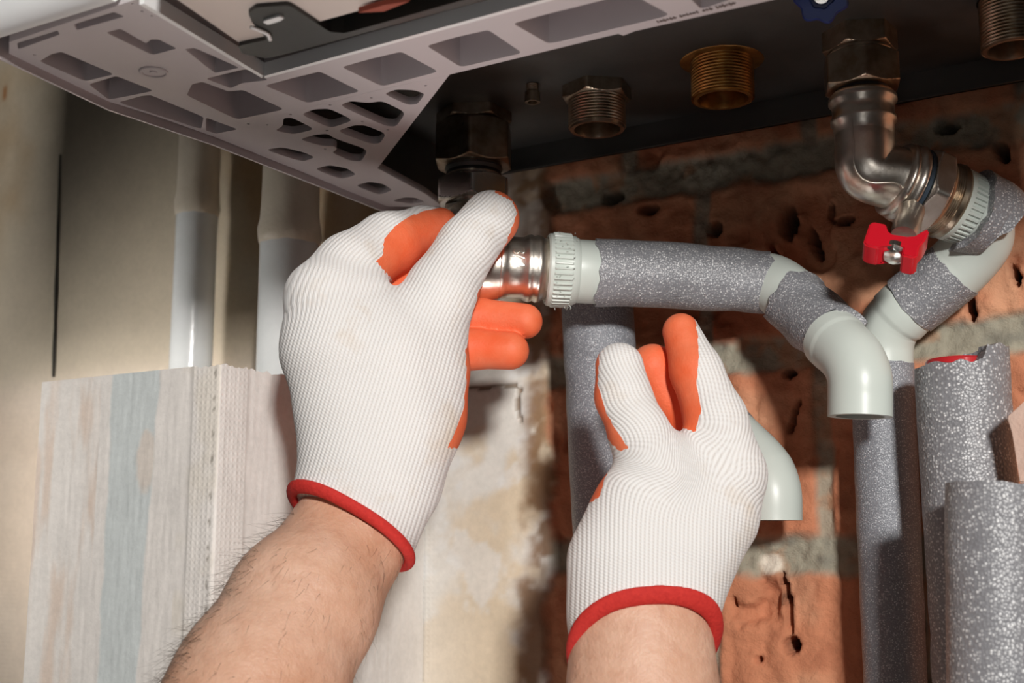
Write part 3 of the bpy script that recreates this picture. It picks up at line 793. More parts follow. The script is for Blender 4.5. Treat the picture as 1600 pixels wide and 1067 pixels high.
# the axis after the bend: to the right, down and back towards the wall
c0 = PY(1358, 262, -0.098); cE = PY(1512, 328, -0.058); axD = (cE-c0).normalized()
bt = mkz(pD, 146)
bm = bmesh.new(); k_ = s
lathe(bm, pD+DN*bt, DN, [(0, 38*k_), (0.0005, 46*k_), (0.003, 52*k_), (0.0055, 52*k_), (0.0075, 47*k_), (0.013, 47*k_), (0.0145, 50*k_), (0.0165, 50*k_), (0.018, 46*k_), (0.025, 45*k_)], 72)
from_bm('neck', bm, 'nickel', vd, 60)
path = catmull([pD+DN*(bt+0.018), pD+DN*(bt+0.028), c0+Vector((-0.001, 0, -0.001)), c0+axD*0.014, c0+axD*0.022], 10)
bm = bmesh.new(); n_ = len(path); sweep(bm, path, [(45+10*max(0, (i/n_-0.45))*1.6)*k_ for i in range(n_)], 64); from_bm('elbow_body', bm, 'nickel', vd, 60)
# casting seam
bm = bmesh.new(); vw = [(Vector(CAM)-q_).normalized() for q_ in path]
off_ = Vector((-0.35, 0, 0))
sp_ = []
for i, q_ in enumerate(path):
    t_ = (path[min(i+1, n_-1)]-path[max(i-1, 0)]).normalized(); w_ = vw[i]+off_; w_ = (w_-t_*w_.dot(t_)).normalized(); sp_.append(q_+w_*((45+10*max(0, (i/n_-0.45))*1.6)*k_-0.0002))
sweep(bm, sp_, 0.0006, 8); from_bm('casting_seam', bm, 'nickel', vd, 180)
g = c0+axD*0.0145; k2 = RP(1, g)
bm = bmesh.new(); lathe(bm, g, axD, [(0, 50*k2), (0.0015, 59*k2), (0.0035, 60*k2), (0.005, 56*k2), (0.0065, 62*k2), (0.009, 63*k2), (0.0105, 60*k2)], 80); from_bm('ring_body', bm, 'nickel', vd, 60)
bm = bmesh.new(); lathe(bm, g, axD, [(0.0100, 56*k2), (0.0104, 61.5*k2), (0.0122, 62*k2), (0.0128, 56*k2)], 80); from_bm('o_ring', bm, 'oring', vd, 60)
bm = bmesh.new(); hexnut(bm, g+axD*0.0128, axD, 0.0115, 63*k2, 0.35); from_bm('hex_collar', bm, 'nickel', vd, 30)
bm = bmesh.new(); lathe(bm, g, axD, [(0.021, 60*k2), (0.0243, 61*k2), (0.026, 59*k2)]+[(t, r*1.03) for t, r in thread_rows(0.026, 0.030, 57*k2, 0.0012, 0.0006)]+[(0.031, 61*k2), (0.0335, 62*k2), (0.0345, 60*k2), (0.0355, 58*k2)], 80); from_bm('threaded_barrel', bm, 'nickel_shaded', vd, 40)
# stem and butterfly handle
hs = PY(1432, 335, -0.098); he = PY(1404, 398, -0.125); hd = (PY(1405, 395, -0.118)-PY(1420, 345, -0.100)).normalized(); hs = PY(1421, 340, -0.098)
bm = bmesh.new(); lathe(bm, hs, hd, [(-0.006, 20*k2), (0.004, 20*k2), (0.006, 21*k2), (0.012, 21*k2), (0.0165, 19*k2)], 40); st_ = from_bm('stem', bm, 'nickel', vd, 50)
hc = PY(1402, 385, -0.116)
vx = (PY(1440, 398, -0.116)-PY(1364, 372, -0.116)).normalized(); vx = (vx-hd*vx.dot(hd)).normalized(); vy = hd.cross(vx)
def HP(a, b, c): return hc+vx*a*k2+hd*b*k2+vy*c*k2
def hbox(bm, a0, a1, b0, b1, c0_, c1_, sk=0):
    vs = [bm.verts.new(HP(a+(sk*(b-b0)), b, c)) for a in (a0, a1) for b in (b0, b1) for c in (c0_, c1_)]
    for f in ((0, 1, 3, 2), (4, 6, 7, 5), (0, 4, 5, 1), (2, 3, 7, 6), (0, 2, 6, 4), (1, 5, 7, 3)): bm.faces.new([vs[i] for i in f])
bm = bmesh.new()
def yprof(pts, c0_, c1_):
    lo = [bm.verts.new(HP(a, b, c0_)) for a, b in pts]; hi = [bm.verts.new(HP(a, b, c1_)) for a, b in pts]; m_ = len(pts)
    bm.faces.new(lo); bm.faces.new(hi[::-1])
    for i in range(m_): bm.faces.new((lo[i], hi[i], hi[(i+1) % m_], lo[(i+1) % m_]))
yprof([(-46, -26), (-40, -30), (-22, -28), (-18, -8), (-10, -2), (12, -4), (24, -6), (30, -24), (36, -30), (40, -28), (38, -4), (32, 16), (26, 22), (-6, 18), (-16, 22), (-24, 32), (-40, 30), (-46, 24)], -17, 17)
yprof([(10, 14), (32, 10), (34, 36), (28, 42), (12, 40)], -17, 17)
bmesh.ops.bevel(bm, geom=list(bm.edges), offset=0.0009, segments=3, affect='EDGES', clamp_overlap=True)
hn = from_bm('handle', bm, 'red', vd, 40); hn['label'] = 'red butterfly handle'
bm = bmesh.new(); hexnut(bm, HP(-2, 12, 0), hd, 0.0050, 13*k2, 0.2); lathe(bm, HP(-2, 10, 0), hd, [(0, 19*k2), (0.0035, 19*k2)], 32); from_bm('handle_nut', bm, 'steel', hn, 30)

# ------------------------------------------------------------------ insulated pipe below the red-handled valve
g2 = g+axD*0.0345
p2 = thing('insulated_pipe', 'foam-wrapped plastic pipe from the red-handled valve bending down the brick wall', 'pipe', g2)
rc = RP(62, g2)
bm = bmesh.new(); rc = RP(57, g2)
lathe(bm, g2, axD, [(0.002, rc*0.7), (0, rc*0.9), (0, rc*0.98), (0.0012, rc*1.03), (0.0032, rc*1.03), (0.0036, rc*1.0), (0.0105, rc*0.97), (0.0115, rc*0.92), (0.020, rc*0.88), (0.024, rc*0.85)], 264,
    lambda th, t, r: r*(1+(0.03*(1 if math.sin(40*th) > 0 else -1) if 0.0034 < t < 0.011 else 0)))
from_bm('threaded_collar', bm, 'ppr', p2, 35)
g3 = g2+axD*0.012
fo = [g3, g3+axD*0.012, PY(1548, 358, -0.042), PY(1530, 385, -0.036)]
bm = bmesh.new(); path = catmull([g3+axD*0.000, g3+axD*0.006, g3+axD*0.012, g3+axD*0.017+Vector((0, 0, -0.004))], 8); sweep(bm, path, [RP(69-6*(i/24), p_) for i, p_ in enumerate(path)], 64, inner=0.006, noise=0.0004, endnoise=0.0009)
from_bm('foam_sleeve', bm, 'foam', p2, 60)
el = [g3+axD*0.006, PY(1532, 368, -0.044), PY(1522, 388, -0.040), PY(1502, 411, -0.037), PY(1486, 426, -0.036)]
bm = bmesh.new(); path = catmull(el, 8); sweep(bm, path, [RP(50, p_) for p_ in path], 56); from_bm('elbow', bm, 'ppr', p2, 60)
bm = bmesh.new(); path = catmull([PY(1494, 421, -0.036), PY(1470, 440, -0.035), PY(1445, 459, -0.034), PY(1421, 478, -0.033)], 8); sweep(bm, path, [RP(51, p_) for p_ in path], 64, inner=0.006, noise=0.0003, endnoise=0.0004)
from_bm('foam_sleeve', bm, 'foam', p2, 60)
bm = bmesh.new(); path = catmull([PY(1424, 475, -0.033), PY(1410, 488, -0.033), PY(1390, 510, -0.031), PY(1380, 540, -0.029), PY(1380, 580, -0.028)], 8); sweep(bm, path, [RP(46, p_)*(1.05 if i < 12 else 1) for i, p_ in enumerate(path)], 56)
from_bm('elbow', bm, 'ppr', p2, 60)
bm = bmesh.new(); t0 = PY(1378, 571, -0.028); b0_ = PY(1400, 1090, -0.032); path = catmull([t0, t0.lerp(b0_, 0.3), t0.lerp(b0_, 0.6), b0_, b0_+(b0_-t0)*0.9], 10)
sweep(bm, path, [RP(48.5, p_) for p_ in path], 72, inner=0.006, noise=0.0002, endnoise=0.0004)
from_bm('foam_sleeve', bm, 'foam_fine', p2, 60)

# ------------------------------------------------------------------ the other foam-clad pipes and stubs
def tall(name, label, a, b, rpx, mat, extra=0.1, seed=5, parent=None, group=None, **kw):
    a, b = Vector(a), Vector(b); path = catmull([a, a.lerp(b, 0.33), a.lerp(b, 0.66), b, b+(b-a)*extra], 10)
    bm = bmesh.new(); sweep(bm, path, RP(rpx, a), 80, noise=0.0003, seed=seed, **kw)
    o = from_bm(name, bm, mat, parent, 60)
    return o
t3 = thing('insulated_pipe', 'foam-clad vertical pipe behind the right thumb, at the ragged plaster edge', 'pipe', PY(934, 480, -0.045))
tall('foam_sleeve', '', PY(933, 472, -0.045), PY(956, 900, -0.040), 56, 'foam_fine', 1.0, 6, t3, inner=0.007)
bm = bmesh.new(); sweep(bm, [PY(933, 490, -0.045), PY(956, 900, -0.040), PY(980, 1330, -0.036)], 0.010, 32); from_bm('pipe', bm, 'ppr', t3)
# red pipe end in coarse foam with a notched rim
ta, tb = PY(1502, 572, -0.068), PY(1535, 1075, -0.064)
t4 = thing('insulated_pipe', 'thick foam sleeve with a notched top, a red pipe end showing inside', 'pipe', ta)
bm = bmesh.new(); path = catmull([ta, ta.lerp(tb, 0.33), ta.lerp(tb, 0.66), tb, tb+(tb-ta)*0.9], 12); R4 = RP(71, ta)
sweep(bm, path, R4, 96, inner=0.011, noise=0.0003, seed=8)
bm.verts.ensure_lookup_table()
rgt = Vector((math.cos(YAW), math.sin(YAW), 0))
for v_ in bm.verts:
    d1 = (v_.co-ta); 
    if d1.z > -0.004:
        sd = d1.dot(rgt)/R4
        if sd > 0.15: v_.co.z += 0.0085*min(1, (sd-0.15)/0.08)
        v_.co.z += 0.0009*math.sin(sd*14)
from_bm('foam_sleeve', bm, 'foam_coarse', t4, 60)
bm = bmesh.new(); sweep(bm, [ta+Vector((-0.002, 0, 0.0035)), ta+Vector((-0.002, 0, 0.0028)), ta.lerp(tb, 0.9)], [0.0150, 0.0158, 0.0155], 48, inner=0.0025); o = from_bm('pipe_end', bm, 'redpipe', t4, 40); o['label'] = 'red plastic pipe end'
ta, tb = PY(1556, 756, -0.135), PY(1560, 1080, -0.135)
t5 = thing('foam_tube', 'nearest coarse foam tube, cut flat, in the bottom right corner', 'foam tube', ta)
bm = bmesh.new(); path = catmull([ta, ta.lerp(tb, 0.5), tb, tb+(tb-ta)*1.6], 12); sweep(bm, path, RP(76, ta), 96, inner=0.010, noise=0.0003, seed=12, endnoise=0.0004)
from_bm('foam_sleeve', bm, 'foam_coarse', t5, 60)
# plastic elbow stub at the wall beside the right glove
el = [PY(1130, 655, -0.030), PY(1160, 690, -0.036), PY(1190, 728, -0.042), PY(1205, 765, -0.046), PY(1207, 813, -0.046)]
t6 = thing('pipe_elbow', 'loose grey-green elbow opening downwards beside the right glove, against the bricks', 'pipe fitting', el[2])
bm = bmesh.new(); path = catmull(el, 8); sweep(bm, path, [RP(33+13*min(1, i/18), p_) for i, p_ in enumerate(path)], 56, inner=0.004); from_bm('elbow', bm, 'ppr', t6, 60)
bm = bmesh.new(); sweep(bm, catmull([PY(1105, 625, -0.028), PY(1125, 650, -0.030), PY(1148, 678, -0.034)], 6), RP(37, el[0]), 48, noise=0.0005); from_bm('foam_sleeve', bm, 'foam', t6, 60)
# flake of pink plaster at the right edge
bm = bmesh.new()
fl = [(1572, 652), (1598, 628), (1650, 600), (1650, 760), (1591, 754), (1589, 712), (1583, 680)]
fr_ = [bm.verts.new(PY(a, b, -0.105+0.004*math.sin(a*0.3+b))) for a, b in fl]; bk_ = [bm.verts.new(v_.co+Vector((0.002, 0.012, 0))) for v_ in fr_]
bm.faces.new(fr_); bm.faces.new(bk_[::-1])
for i in range(len(fl)): j = (i+1) % len(fl); bm.faces.new((fr_[i], bk_[i], bk_[j], fr_[j]))
bmesh.ops.bevel(bm, geom=list(bm.edges), offset=0.0008, segments=2, affect='EDGES')
t = NT('pink_plaster'); t.set(Base_Color=t.mix(t.noise(70, 5), srgb(196, 158, 140), srgb(216, 190, 176)), Roughness=0.9, Normal=t.bump(t.noise(160, 6), 0.7, 0.002))
tag(from_bm('plaster_flake', bm, t.m, None, 30), 'pale pink broken plaster flake at the edge beside the notched foam sleeve', 'plaster flake')

# painted riser pipes behind the chase
def riser(px, top, joint, wpx, y, label, seed):
    a = PY(px, joint, y); R = RP(wpx, a); base_ = Vector((a.x, y, 0.70))
    t_ = thing('painted_pipe', label, 'pipe', base_)
    r_ = np.random.default_rng(seed)
    bm = bmesh.new(); lathe(bm, base_, (0, 0, 1), [(i*(a.z-0.70)/24, R*(1+0.008*r_.normal())) for i in range(25)], 48); o = from_bm('lower_pipe', bm, 'paint', t_, 60); o['label'] = 'freshly white painted lower length'
    bm = bmesh.new(); b_ = Vector((a.x, y, a.z-0.002))
    rows = [(0, R*1.0), (0.002, R*1.06), (0.006, R*1.10), (0.012, R*1.09), (0.020, R*1.03), (0.03, R*1.0)]+[(0.03+i*0.02, R*(1.0+0.01*r_.normal())) for i in range(1, 18)]
    lathe(bm, b_, (0, 0, 1), rows, 64, lambda th, t, r: r*(1+0.012*math.sin(5*th+t*300)+0.008*math.sin(11*th-t*500)))
    o = from_bm('upper_pipe', bm, 'paint_old', t_, 60); o['label'] = 'old cream painted upper length'
    return t_
riser(308, 200, 335, 32, -0.045, 'thinner white painted riser pipe, nearer the dark crack', 3)
riser(452, 240, 380, 45, -0.050, 'thicker white painted riser pipe, just behind the left glove', 4)

# ------------------------------------------------------------------ person: forearms and gloves as signed distance fields
def cc(px, py, d): return np.array([(px-CX)/F_PX*d, -(py-CY)/F_PX*d, -d])
def mesh_from(name, V, Fc, mat, parent, attrs=None, smooth=180):
    me = bpy.data.meshes.new(name); k = Fc.shape[1]
    me.vertices.add(len(V)); me.vertices.foreach_set('co', V.reshape(-1).astype(np.float32))
    me.loops.add(Fc.size); me.loops.foreach_set('vertex_index', Fc.reshape(-1).astype(np.int32))
    me.polygons.add(len(Fc)); me.polygons.foreach_set('loop_start', np.arange(0, Fc.size, k, dtype=np.int32))
    me.update(calc_edges=True)
    for nm, arr in (attrs or {}).items():
        a = me.attributes.new(nm, 'FLOAT', 'POINT'); a.data.foreach_set('value', arr.astype(np.float32))
    me.validate()
    return link(name, me, mat, parent, smooth)
def nets(F, org, h):
    s = F < 0; nx, ny, nz = F.shape
    acc = np.zeros((nx-1, ny-1, nz-1, 3), np.float32); cnt = np.zeros((nx-1, ny-1, nz-1), np.float32)
    cs = [(i, j, k) for i in (0, 1) for j in (0, 1) for k in (0, 1)]
    sl = lambda c: tuple(slice(c[q], c[q]+(nx, ny, nz)[q]-1) for q in range(3))
    for a in cs:
        for ax in range(3):
            if a[ax]: continue
            b = list(a); b[ax] = 1; b = tuple(b)
            Fa, Fb = F[sl(a)], F[sl(b)]; cr = s[sl(a)] != s[sl(b)]
            t = np.where(cr, Fa/(Fa-Fb+1e-12*(~cr)+0.0), 0) if True else 0
            for q in range(3): acc[..., q] += cr*(a[q]+(t if q == ax else 0))
            cnt += cr
    m = cnt > 0; idx = np.full(cnt.shape, -1, np.int64); idx[m] = np.arange(m.sum())
    gi = np.stack(np.nonzero(m), -1)
    V = (acc[m]/cnt[m][:, None]+gi)*h+np.array(org)
    quads = []
    for ax in range(3):
        o1, o2 = (ax+1) % 3, (ax+2) % 3
        a = [slice(0, -1)]*3; a[o1] = slice(1, -1); a[o2] = slice(1, -1); b = list(a); b[ax] = slice(1, None)
        sa, sb = s[tuple(a)], s[tuple(b)]; I = np.stack(np.nonzero(sa != sb), -1)
        if len(I) == 0: continue
        flip = sa[tuple(I.T)]
        I = I.copy(); I[:, o1] += 1; I[:, o2] += 1
        c = []
        for (u, v) in ((-1, -1), (0, -1), (0, 0), (-1, 0)):
            J = I.copy(); J[:, o1] += u; J[:, o2] += v; c.append(idx[tuple(J.T)])
        Q = np.stack(c, -1); Q[~flip] = Q[~flip][:, ::-1]; quads.append(Q)
    return V, np.concatenate(quads)
def smooth_mesh(V, Fc, it=3, lam=0.5):
    E = np.concatenate([Fc[:, [i, (i+1) % Fc.shape[1]]] for i in range(Fc.shape[1])])
    for _ in range(it):
        A = np.zeros_like(V); c = np.zeros(len(V))
        np.add.at(A, E[:, 0], V[E[:, 1]]); np.add.at(A, E[:, 1], V[E[:, 0]]); np.add.at(c, E[:, 0], 1); np.add.at(c, E[:, 1], 1)
        V = V+lam*(A/c[:, None]-V)
    return V
def normals(V, Fc):
    n = np.cross(V[Fc[:, 2]]-V[Fc[:, 0]], V[Fc[:, 3 % Fc.shape[1]]]-V[Fc[:, 1]]) if Fc.shape[1] == 4 else np.cross(V[Fc[:, 1]]-V[Fc[:, 0]], V[Fc[:, 2]]-V[Fc[:, 0]])
    N = np.zeros_like(V)
    for i in range(Fc.shape[1]): np.add.at(N, Fc[:, i], n)
    return N/(np.linalg.norm(N, axis=1)[:, None]+1e-12)
def smin(a, b, k):
    h = np.clip(0.5+0.5*(b-a)/k, 0, 1); return b*(1-h)+a*h-k*h*(1-h)
def caps(chain):
    """chain of (px, py, d, rpx[, flat]) -> list of (a, b, ra, rb, flat)"""
    out = []
    for p, q in zip(chain, chain[1:]):
        out.append((cc(*p[:3]), cc(*q[:3]), p[3]*p[2]/F_PX, q[3]*q[2]/F_PX, (p[4] if len(p) > 4 else 1.0)))
    return out
def dcap(Pt, c):
    a, b, ra, rb, fl = c; ab = b-a
    t = np.clip(((Pt-a)@ab)/(ab@ab), 0, 1)
    d = Pt-(a+t[..., None]*ab)
    if fl != 1.0: d = d*np.array([1, 1, fl])
    return np.sqrt((d*d).sum(-1))-(ra+(rb-ra)*t)
def dchain(Pt, cs, k=0.004):
    v = None
    for c in cs:
        w = dcap(Pt, c); v = w if v is None else smin(v, w, k)
    return v
def clip_iso(V, T, s, attrs):
    """split triangles by s>0; returns (V, attrs, Tpos, Tneg)"""
    V = list(map(tuple, V)); A = {k: list(v) for k, v in attrs.items()}; S_ = list(s); cut = {}
    def cutv(i, j):
        key = (min(i, j), max(i, j))
        if key not in cut:
            t = S_[i]/(S_[i]-S_[j]); cut[key] = len(V)
            V.append(tuple(V[i][q]+t*(V[j][q]-V[i][q]) for q in range(3)))
            for k in A: A[k].append(A[k][i]+t*(A[k][j]-A[k][i]))
        return cut[key]
    pos = s[T] > 0; np_ = pos.sum(1)
    Tp = T[np_ == 3].tolist(); Tn = T[np_ == 0].tolist()
    for tri, pm in zip(T[(np_ == 1) | (np_ == 2)], pos[(np_ == 1) | (np_ == 2)]):
        one = pm.sum() == 1
        r = int(np.argmax(pm if one else ~pm)); i, j, k = tri[r], tri[(r+1) % 3], tri[(r+2) % 3]
        a, b = cutv(i, j), cutv(i, k)
        X1, X2 = [[i, a, b]], [[a, j, k], [a, k, b]]
        (Tp if one else Tn).extend(X1); (Tn if one else Tp).extend(X2)
    return np.array(V), {k: np.array(v) for k, v in A.items()}, np.array(Tp), np.array(Tn)
def compact(V, T, A):
    u, inv = np.unique(T, return_inverse=True); return V[u], inv.reshape(T.shape), {k: v[u] for k, v in A.items()}
def toworld(V): return V@ROT.T+CAMN

person = thing('person', 'person in white knit work gloves with orange palms, both forearms reaching up', 'person', P(700, 1150, 0.60))

def build_hand(palm, fingers, ring_c, ring_u, ring_b, polys, h=0.0010, ribdir=None, lab=''):
    """ring_*: cuff plane: centre and two vectors in camera space"""
    pc_ = caps_palm = [c for ch in palm for c in caps(ch)]
    fcs = {k: caps(v) for k, v in fingers.items()}
    n_ = np.cross(ring_u, ring_b); n_ = n_/np.linalg.norm(n_)
    tipc = np.mean([c[1] for v in fcs.values() for c in v], axis=0)
    if (tipc-ring_c)@n_ < 0: n_ = -n_
    allc = pc_+[c for v in fcs.values() for c in v]
    lo = np.min([np.minimum(c[0], c[1])-max(c[2], c[3]) for c in allc], axis=0)-0.006
    hi = np.max([np.maximum(c[0], c[1])+max(c[2], c[3]) for c in allc], axis=0)+0.006
    dims = np.ceil((hi-lo)/h).astype(int)+1
    g = np.stack(np.meshgrid(*[lo[i]+h*np.arange(dims[i]) for i in range(3)], indexing='ij'), -1)
    def field(Pt):
        dp = dchain(Pt, pc_, 0.010); v = dp
        for k, cs in fcs.items():
            v = np.minimum(v, smin(dp, dchain(Pt, cs, 0.004), 0.007))
        return v
    G = field(g)
    pd = (g-ring_c)@n_
    # glove body, ending at the cuff
    Fg = np.maximum(G, -pd)
    V, Q = nets(Fg, lo, h); V = smooth_mesh(V, Q, 4, 0.5)
    N = normals(V, Q)
    # which limb each vertex belongs to, and the run of the knitting
    names = ['palm']+list(fcs); D = np.stack([np.min([dcap(V, c) for c in pc_], axis=0)]+[np.min([dcap(V, c) for c in cs], axis=0) for cs in fcs.values()])
    own = np.argmin(D, axis=0)
    U = np.zeros(len(V)); Vv = np.zeros(len(V)); Wt = np.zeros(len(V))
    for c in allc:
        ax = (c[1]-c[0]); L = np.linalg.norm(ax)+1e-9; ax = ax/L
        if c in [] : pass
        pd_ = ribdir if any(c is q for q in pc_) else ax[:2]/ (np.linalg.norm(ax[:2])+1e-9)
        side = np.array([-pd_[1], pd_[0], 0.0])
        if side[0] > 0: side = -side
        w = np.exp(-np.clip(dcap(V, c), -0.02, 1)/0.0035)
        mid = (c[0]+c[1])/2
        al = np.array([-side[1], side[0], 0])
        U += w*(V@side); Vv += w*(V@al); Wt += w
    U /= Wt; Vv /= Wt
    ppx = CX+F_PX*V[:, 0]/(-V[:, 2]); ppy = CY-F_PX*V[:, 1]/(-V[:, 2])
    view = -V/np.linalg.norm(V, axis=1)[:, None]
    nv = (N*view).sum(1)
    sc = (-nv-0.12)*60.0                                   # the dipped palm side faces away from the camera
    fringe = 1.3*np.sin(U*2*PI/0.0021)
    for nm, pls in polys.items():
        m = own == names.index(nm)
        for pl__ in pls:
            sc = np.where(m, np.maximum(sc, inpoly_sd(ppx, ppy, pl__)+fringe*0.7), sc)
    # leave the sleeve end white
    sc = np.minimum(sc, ((V-ring_c)@n_-0.030)*2000)
    T = np.concatenate([Q[:, [0, 1, 2]], Q[:, [0, 2, 3]]])
    V2, A, Tp, Tn = clip_iso(V, T, sc, {'rib_u': U, 'rib_v': Vv})
    v_, t_, a_ = compact(V2, Tn, A)
    glove = mesh_from('glove', toworld(v_), t_, 'knit', person, a_); glove['label'] = lab
    v_, t_, a_ = compact(V2, Tp, A)
    co = mesh_from('palm_coating', toworld(v_), t_, 'latex', glove, a_); co['label'] = 'orange latex palm side'
    # red rolled hem
    Fh = np.sqrt((G+0.0002)**2+pd**2)-0.0030
    sel = np.abs(pd) < 0.008
    Fh = np.where(sel, Fh, 0.01)
    V, Q = nets(Fh, lo, h); V = smooth_mesh(V, Q, 2, 0.5)
    hm = mesh_from('cuff_hem', toworld(V), Q, 'hem', glove); hm['label'] = 'red cuff hem'
    return glove
def px2(px, py, d, dpx): return dpx*d/F_PX

# left glove
dl = 0.672
palmA = [[(508, 470, .676, 60, 1.15), (524, 540, .672, 82, 1.3), (548, 640, .668, 82, 1.3), (556, 730, .664, 84, 1.25), (535, 800, .660, 76, 1.1), (520, 850, .656, 74, 1.0)],
         [(560, 480, .682, 62, 1.15), (600, 560, .676, 90, 1.35), (610, 660, .672, 92, 1.3), (596, 760, .667, 82, 1.15), (574, 830, .662, 72, 1.0), (560, 880, .658, 70, 1.0)],
         [(655, 520, .690, 66, 1.1), (660, 580, .686, 68, 1.1), (660, 650, .682, 62, 1.1), (628, 740, .674, 62, 1.0)]]
fingA = {
 'thumb': [(655, 530, .688, 72), (690, 455, .690, 56), (730, 385, .700, 46), (767, 342, .712, 45)],
 'index': [(500, 462, .682, 54), (548, 420, .694, 56), (606, 382, .716, 50), (660, 357, .736, 34), (688, 352, .740, 28)],
 'middle': [(520, 500, .700, 50), (596, 455, .722, 38), (652, 414, .735, 30), (684, 376, .744, 27)],
 'ring': [(560, 520, .715, 44), (660, 500, .738, 38), (745, 497, .742, 31), (820, 502, .734, 28)],
 'little': [(580, 580, .708, 44), (670, 555, .728, 36), (740, 545, .732, 31), (797, 548, .726, 30)]}
polyA = {
 'thumb': [[(583, 392), (600, 365), (640, 365), (632, 425), (614, 440), (600, 425)], [(772, 300), (800, 314), (808, 332), (802, 350), (790, 382), (768, 425), (748, 455), (735, 505), (728, 560), (760, 560), (840, 420), (840, 290), (790, 280)]],
 'index': [[(598, 400), (600, 375), (615, 355), (640, 338), (668, 328), (720, 318), (720, 460), (620, 450), (612, 436), (596, 418), (588, 408)]],
 'middle': [[(585, 300), (740, 300), (740, 480), (585, 480)]],
 'ring': [[(600, 400), (900, 400), (900, 600), (600, 600)]],
 'little': [[(600, 450), (900, 450), (900, 640), (600, 640)]],
 'palm': [[(727, 540), (729, 590), (724, 640), (700, 700), (770, 700), (770, 530)], [(583, 392), (600, 365), (650, 365), (650, 425), (630, 436), (614, 440), (600, 425)]]}
cAx, cAy, cAd = 551, 822, 0.658
rcA = cc(cAx, cAy, cAd); uA = np.array([.866, -.5, 0.0])*110*cAd/F_PX; bA = np.array([22*cAd/F_PX, 42*cAd/F_PX, 0.026])
gA = build_hand(palmA, fingA, rcA, uA, bA, polyA, 0.0010, np.array([0.30, 0.95])/math.hypot(0.3, 0.95), 'left glove, knit back towards the viewer')
# right glove
palmB = [[(1020, 735, .640, 52, 1.2), (1005, 800, .636, 76, 1.3), (985, 880, .630, 92, 1.2), (985, 960, .625, 92, 1.15), (992, 1060, .618, 96, 1.1)],
         [(1128, 748, .646, 64, 1.25), (1105, 800, .640, 76, 1.3), (1060, 870, .632, 84, 1.2), (1032, 950, .626, 84, 1.15), (1020, 1060, .618, 88, 1.1)],
         [(1075, 740, .645, 64, 1.3), (1060, 800, .640, 80, 1.3)]]
fingB = {
 'thumb': [(1030, 745, .642, 58), (1000, 680, .640, 47), (974, 620, .642, 43), (968, 573, .646, 38)],
 'index': [(1138, 738, .648, 58), (1118, 655, .652, 48), (1088, 580, .662, 40), (1064, 518, .672, 29)],
 'middle': [(1110, 740, .665, 50), (1080, 660, .680, 40), (1042, 612, .684, 37), (1020, 573, .682, 36)],
 'ring': [(1085, 750, .670, 48), (1060, 690, .690, 38), (1040, 660, .698, 32)]}
polyB = {
 'thumb': [[(936, 560), (934, 600), (945, 640), (962, 672), (982, 700), (968, 705), (900, 640), (900, 540), (938, 545)]],
 'index': [[(1010, 480), (1082, 480), (1090, 520), (1092, 560), (1088, 600), (1096, 640), (1086, 676), (1040, 690), (1000, 560)]],
 'middle': [[(900, 480), (1100, 480), (1090, 640), (1094, 720), (900, 700)]],
 'ring': [[(900, 480), (1200, 480), (1200, 740), (900, 740)]],
 'palm': [[(976, 688), (962, 715), (946, 745), (938, 775), (900, 800), (900, 680), (975, 684)], [(1060, 640), (1088, 640), (1090, 674), (1070, 668)]]}
cBx, cBy, cBd = 1000, 1030, 0.625
rcB = cc(cBx, cBy, cBd); uB = np.array([117, 16, 0.0])*cBd/F_PX; bB = np.array([10*cBd/F_PX, 118*cBd/F_PX, 0.0245])
gB = build_hand(palmB, fingB, rcB, uB, bB, polyB, 0.0010, np.array([0.05, 1.0]), 'right glove, knit back towards the viewer')

def forearm(chain, h, lab):
    cs = caps(chain); lo = np.min([np.minimum(c[0], c[1])-max(c[2], c[3]) for c in cs], axis=0)-0.004; hi = np.max([np.maximum(c[0], c[1])+max(c[2], c[3]) for c in cs], axis=0)+0.004
    dims = np.ceil((hi-lo)/h).astype(int)+1
    g = np.stack(np.meshgrid(*[lo[i]+h*np.arange(dims[i]) for i in range(3)], indexing='ij'), -1)
    V, Q = nets(dchain(g, cs, 0.012), lo, h); V = smooth_mesh(V, Q, 6, 0.5)
    o = mesh_from('forearm', toworld(V), Q, 'skin', person); o['label'] = lab
    return o, toworld(V), Q
fa_o, VA, QA = forearm([(590, 740, .668, 50, 1.2), (556, 815, .667, 78, 1.4), (535, 855, .658, 88, 1.3), (475, 945, .635, 113, 1.15), (405, 1072, .61, 129, 1.1), (300, 1260, .57, 148), (180, 1500, .52, 165), (20, 1950, .45, 190)], 0.002, 'hairy left forearm')
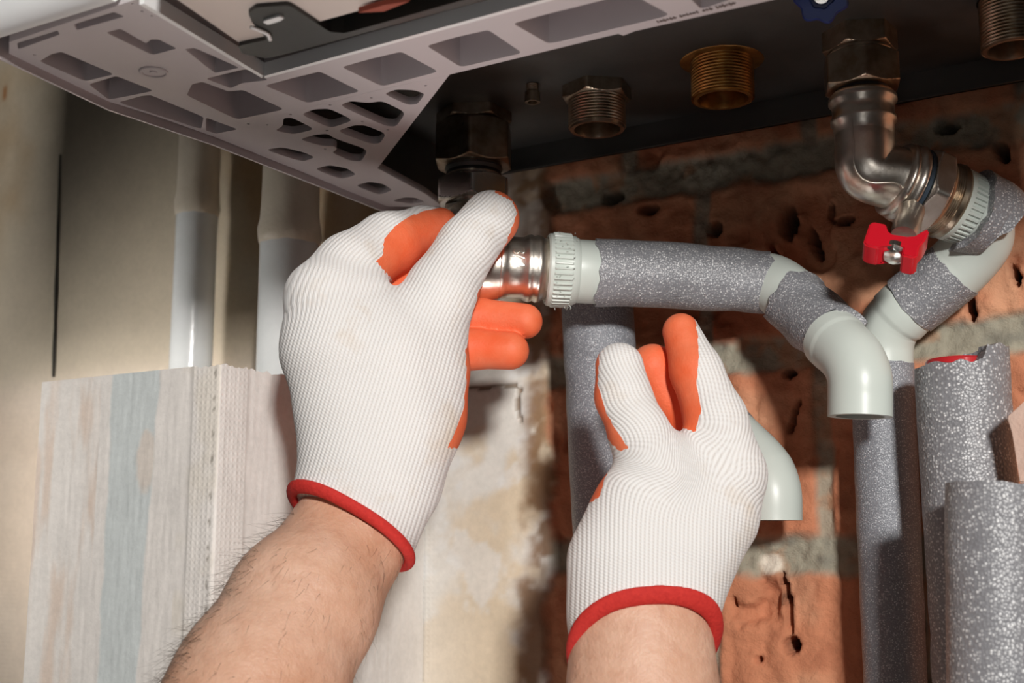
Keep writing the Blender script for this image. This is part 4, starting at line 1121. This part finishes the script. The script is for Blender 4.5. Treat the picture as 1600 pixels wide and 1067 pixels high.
fb_o, VB, QB = forearm([(1010, 880, .630, 60, 1.2), (1003, 960, .626, 92, 1.25), (1003, 1020, .621, 104, 1.2), (1005, 1100, .612, 112, 1.15), (1030, 1260, .585, 128), (1060, 1500, .55, 140), (1090, 1950, .49, 165)], 0.002, 'right forearm')

# arm hair
def hairs(V, Q, n, cond, L, name, base_dir, seed):
    r = np.random.default_rng(seed); N = normals(V, Q); ctr = V[Q].mean(1); nn = N[Q].mean(1); sel = np.nonzero(cond(ctr, nn))[0]
    pick = r.choice(sel, n)
    cu = bpy.data.curves.new(name, 'CURVE'); cu.dimensions = '3D'; cu.bevel_depth = 0.00008; cu.bevel_resolution = 0; cu.resolution_u = 2
    for i in pick:
        p = ctr[i]+r.normal(0, 0.0007, 3); d = nn[i]*r.uniform(0.5, 1.1)+base_dir*r.uniform(0.4, 1.3)+r.normal(0, 0.35, 3); d /= np.linalg.norm(d)
        l = L*r.uniform(0.4, 1.2); cv = r.normal(0, 0.35, 3)+base_dir*0.5
        sp = cu.splines.new('POLY'); sp.points.add(4)
        for k in range(5):
            t = k/4; w = p-nn[i]*0.0006+d*l*t+cv*l*t*t*0.6; sp.points[k].co = (*w, 1); sp.points[k].radius = 1-0.8*t
    cu.materials.append(M['hair']); o = bpy.data.objects.new(name, cu); C.objects.link(o); o.parent = person
    o.matrix_parent_inverse = Matrix.Translation(person.location).inverted(); o['kind'] = 'stuff'; o['label'] = 'fine dark arm hair'
    return o
armdir = np.array(P(400, 1067, .61)-P(555, 815, .66)); armdir /= np.linalg.norm(armdir)
rightw = ROT@np.array([1, 0, 0.])
def condA(c, n):
    cv = (c-CAMN)@ROT; yy = CY-F_PX*cv[:, 1]/(-cv[:, 2]); return (yy > 800) & (yy < 1130) & ((n@rightw) < -0.45)
hairs(VA, QA, 750, condA, 0.012, 'arm_hair', armdir*0.8, 5)
def condA2(c, n):
    cv = (c-CAMN)@ROT; yy = CY-F_PX*cv[:, 1]/(-cv[:, 2]); return (yy > 840) & (yy < 1130) & ((n@rightw) > -0.5)
hairs(VA, QA, 420, condA2, 0.006, 'arm_hair', armdir*1.6, 6)
